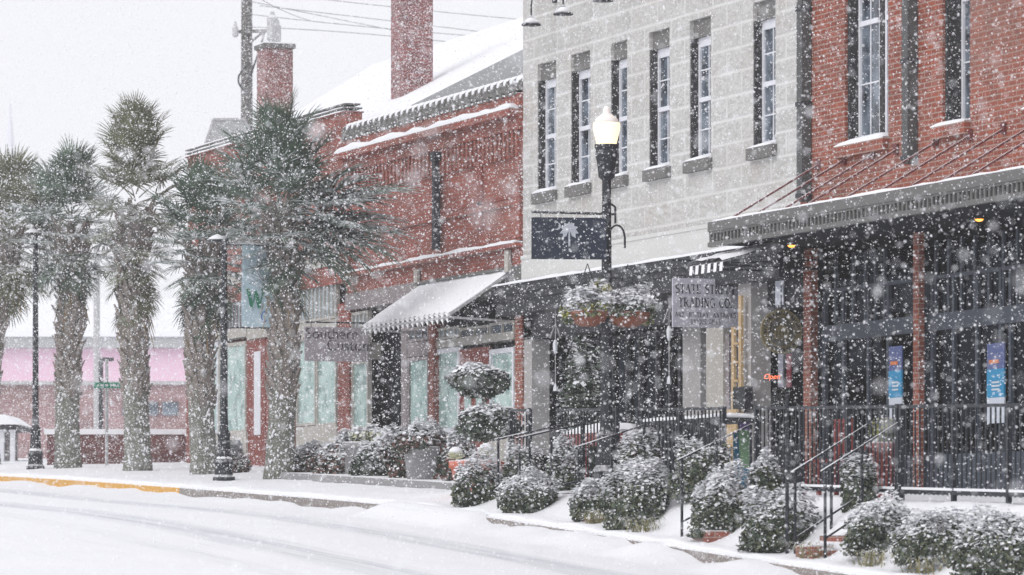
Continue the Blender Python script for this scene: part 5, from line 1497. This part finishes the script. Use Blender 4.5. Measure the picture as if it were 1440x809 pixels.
# ------------------------------------------------------------------ RAILINGS
XRL = 21.2
bal_src = [None]
def railing(px0, px1, label):
    y1_, y0_ = onX(px0, XRL), onX(px1, XRL)
    t = thing('railing', (XRL, (y0_+y1_)/2, tz((y0_+y1_)/2)), label, 'railing', 'black iron railings along the raised pavement')
    def zz(y): return tz(y)+.02
    b = MB(); b.bar((XRL, y0_, zz(y0_)+1.07), (XRL, y1_, zz(y1_)+1.07), .045, .035); b.build('top_rail', M['iron_clean'], t)
    b = MB(); b.bar((XRL, y0_, zz(y0_)+.13), (XRL, y1_, zz(y1_)+.13), .04, .045); b.build('bottom_rail', M['iron_clean'], t)
    b = MB(); b.bar((XRL-.002, y0_, zz(y0_)+.167), (XRL-.002, y1_, zz(y1_)+.167), .03, .028); b.build('snow', M['snow'], t)
    n = max(1, int(round((y1_-y0_)/1.55)))
    for i in range(n+1):
        y = y0_+(y1_-y0_)*i/n; b = MB(); b.box(XRL-.025, XRL+.025, y-.025, y+.025, zz(y)-.2, zz(y)+1.1); b.build('post', M['iron_clean'], t)
    m = int((y1_-y0_)/.115)
    for i in range(1, m):
        y = y0_+(y1_-y0_)*i/m
        if bal_src[0] is None:
            b = MB(); b.box(-.008, .008, -.008, .008, .10, 1.05); bal_src[0] = b.build('baluster', M['iron_clean'], t, local=True); o = bal_src[0]
        else: o = dup_child(bal_src[0], t)
        o.location = Vector((XRL, y, zz(y)))-t.location
railing(718, 745, 'short black railing by the brick shop pier')
railing(786, 868, 'black railing in front of the snowy red bench')
railing(898, 1018, 'black railing in front of the long dark table')
railing(1064, 1262, 'wide black railing below the round gilt sign')
railing(1268, 1500, 'long black railing running out of the right edge')

def stairs(pxa, pxb, label, nst, sides=2):
    """steps climbing from the kerb to the raised pavement between columns pxa..pxb at the kerb"""
    Y1, Y0 = onX(pxa, 20.05), onX(pxb, 20.05)
    if Y1 < Y0: Y0, Y1 = Y1, Y0
    ym = (Y0+Y1)/2; zb_, zt_ = gz(ym), tz(ym)+.02
    t = thing('brick_steps', (20.1, ym, zb_), label, 'steps', 'brick steps up the bank')
    rise = (zt_-zb_)/nst; go = (21.15-20.15)/nst
    for i in range(nst):
        x0 = 20.15+go*i; b = MB(); b.box(x0, 21.16, Y0, Y1, zb_-.3+rise*i*0, zb_+rise*(i+1)-.03); o = b.build('step', M['brick'], t)
        snowcap(o, x0-.01, x0+go+.02, Y0+.01, Y1-.01, zb_+rise*(i+1)-.03, .05)
    for Yc, tall in ((Y1+.04, True), (Y0-.04, False))[:sides]:
        lab2 = label.replace('brick steps', ('farther' if tall else 'nearer') + ' handrail of the steps')
        h = thing('handrail', (20.1, Yc, zb_), lab2, 'handrail', 'black handrails beside the brick steps')
        xa, xb = 20.12, 21.0
        za, zc_ = zb_+1.02, zt_+.88
        b = MB(); b.bar((xa-.05, Yc, za-.03), (xb, Yc, zc_), .019, .019); b.build('top_rail', M['iron'], h)
        b = MB(); b.bar((xa, Yc, zb_+.27), (xb, Yc, zt_+.14), .022, .022); b.build('bottom_rail', M['iron'], h)
        b = MB(); b.bar((xa-.05, Yc, za-.012), (xa+.4, Yc, za+(zc_-za)*.45+.006), .018, .010); b.build('snow', M['snow'], h)
        for xx in (xa, (xa+xb)/2, xb):
            f_ = (xx-xa)/(xb-xa); zz0 = zb_+(zt_-zb_)*f_-.15; zz1 = za+(zc_-za)*f_
            if tall and xx == xa: zz1 = za+.0
            b = MB(); b.box(xx-.013, xx+.013, Yc-.013, Yc+.013, zz0, zz1); b.build('post', M['iron'], h)
stairs(695, 722, 'brick steps beside the terracotta planter', 3)
stairs(808, 832, 'brick steps left of the street lamp', 3, 1)
stairs(953, 985, 'brick steps between the biggest round bush and its right neighbour', 4, 1)
stairs(1112, 1150, 'brick steps at the foot of the wide railing', 4)
# tall slim post beside the nearest steps
q = P(1112, 560, 20.1); b = MB(); zk = pave(20.1, q.y); b.tube([(20.1, q.y+.1, zk-.1), (20.1, q.y+.1, q.z)], .022, 8); b.lathe((20.1, q.y+.1, q.z), [(.022,0),(.035,.02),(.02,.05)], 8); o = b.build('slim_post', M['iron']); tag(o, 'tall slim black post at the foot of the nearest steps', 'post')
# brick piers poking from the snow
for (px, py0, py1, w, lab) in ((1118,758,776,.42,'low brick block at the foot of the nearest steps'),(973,729,747,.4,'small low brick block left of the rounded snowy bush')):
    X = 19.98 + .02; q = P(px, py0, X); b = MB(); Yq = q.y; z0_ = gz(Yq)-.05; b.box(X+.05, X+.05+w*.8, Yq-.35, Yq+.1, z0_, z0_+.22); o = b.build('brick_block', M['brick']); tag(o, lab, 'brick block')
    snowcap(o, X+.05, X+.05+w*.8, Yq-.35, Yq+.1, z0_+.22, .04)
# red chair behind the wide railing
X = 22.0; q = P(1150, 640, X); zc0 = tz(q.y); t = thing('red_chair', (X, q.y, zc0), 'red slatted chair standing behind the wide railing', 'chair')
for (dx_, dy_, h_) in ((0,0,.45),(.42,0,.95),(0,.42,.45),(.42,.42,.95)):
    b = MB(); b.box(X+dx_, X+dx_+.05, q.y+dy_, q.y+dy_+.05, zc0-.05, zc0+h_); b.build('leg', M['redpot'], t)
b = MB(); b.box(X-.02, X+.49, q.y-.02, q.y+.49, zc0+.451, zc0+.49); b.build('seat', M['redpot'], t)
b = MB()
for k in range(4): b.box(X+.43, X+.46, q.y+.055+.09*k, q.y+.11+.09*k, zc0+.55, zc0+.93)
b.box(X+.42, X+.47, q.y-.02, q.y+.49, zc0+.931, zc0+.98); b.build('backrest', M['redpot'], t)

# ------------------------------------------------------------------ FALLING SNOW
def snowfall():
    g = np.random.default_rng(3)
    out = []
    # wedge of air in front of the camera, wider than the view on every side
    for (d0, d1, dens, r0, r1) in ((5,14,9.0,.003,.011),(14,30,16.0,.0025,.009),(30,62,31.0,.0028,.0105),(62,112,24,.0042,.011)):
        n = 0
        zt2_ = 1.0
        wl, wr = -900, 900; hb, ht = -160, 840
        vol = ((wr-wl)/F)*((ht-hb)/F)*(d1**3-d0**3)/3
        n = int(vol*dens)
        d = (g.random(n)*(d1**3-d0**3)+d0**3)**(1/3)
        r = g.uniform(wl, wr, n)/F*d; z = E+g.uniform(hb, ht, n)/F*d
        X = d*S_+r*C_; Y = d*C_-r*S_
        gr = np.interp(Y, np.linspace(-40, 300, 200), [gz(v) for v in np.linspace(-40, 300, 200)])
        ok = ((X < 24.75) | (Y > 92)) & (z > gr+.03)
        ok &= ~((X > 20.0) & (z < gr+.6) & (Y < 62))
        out.append(np.stack([X, Y, z, g.uniform(0,1,n)**2.6*(r1-r0)+r0], 1)[ok])
    A = np.concatenate(out); n = len(A)
    base = np.array([(1,0,0),(-1,0,0),(0,1,0),(0,-1,0),(0,0,1),(0,0,-1)], float)
    tri = np.array([(0,2,4),(2,1,4),(1,3,4),(3,0,4),(2,0,5),(1,2,5),(3,1,5),(0,3,5)])
    q = g.normal(size=(n, 3)); q /= np.linalg.norm(q, axis=1)[:, None]
    w = np.cross(q, g.normal(size=(n, 3))); w /= np.linalg.norm(w, axis=1)[:, None]; u = np.cross(q, w)
    st = g.uniform(.75, 1.3, (n, 3))
    R = np.stack([q*st[:, :1], w*st[:, 1:2], u*st[:, 2:3]], 1)       # n,3,3
    V = np.einsum('kj,njm->nkm', base, R)*A[:, None, 3:4] + A[:, None, :3]
    Fc = (tri[None]+6*np.arange(n)[:, None, None]).reshape(-1)
    me = bpy.data.meshes.new('snowfall'); me.vertices.add(n*6); me.vertices.foreach_set('co', V.astype(np.float32).ravel())
    me.loops.add(len(Fc)); me.loops.foreach_set('vertex_index', Fc.astype(np.int32)); me.polygons.add(n*8)
    me.polygons.foreach_set('loop_start', np.arange(0, n*24, 3, dtype=np.int32)); me.polygons.foreach_set('loop_total', np.full(n*8, 3, dtype=np.int32))
    me.polygons.foreach_set('use_smooth', np.ones(n*8, dtype=bool))
    me.materials.append(M['flake']); me.update()
    o = bpy.data.objects.new('falling_snow', me); COL.objects.link(o)
    tag(o, 'countless white snowflakes falling through the whole street', 'falling snow', kind='stuff')
    print('flakes', n)
m, n_, b_ = newmat('snowflake'); b_.inputs['Base Color'].default_value = (.93,.94,.97,1); b_.inputs['Roughness'].default_value = .9
b_.inputs['Subsurface Weight'].default_value = 0
M['flake'] = m
snowfall()

# ------------------------------------------------------------------ HAZE of the snowstorm
hz = MB(); hz.box(-155, 210, -45, 430, -2.5, 34)
ho = hz.build('haze', bpy.data.materials.new('snow_haze'))
mh = ho.data.materials[0]; mh.use_nodes = True; nh = mh.node_tree; nh.nodes.clear()
vo = nh.nodes.new('ShaderNodeVolumePrincipled'); vo.inputs['Color'].default_value = (.985,.987,1,1); vo.inputs['Density'].default_value = .0006; vo.inputs['Anisotropy'].default_value = 0.0
oo = nh.nodes.new('ShaderNodeOutputMaterial'); nh.links.new(vo.outputs[0], oo.inputs['Volume'])
tag(ho, 'pale snow haze filling the air', 'haze', kind='stuff')
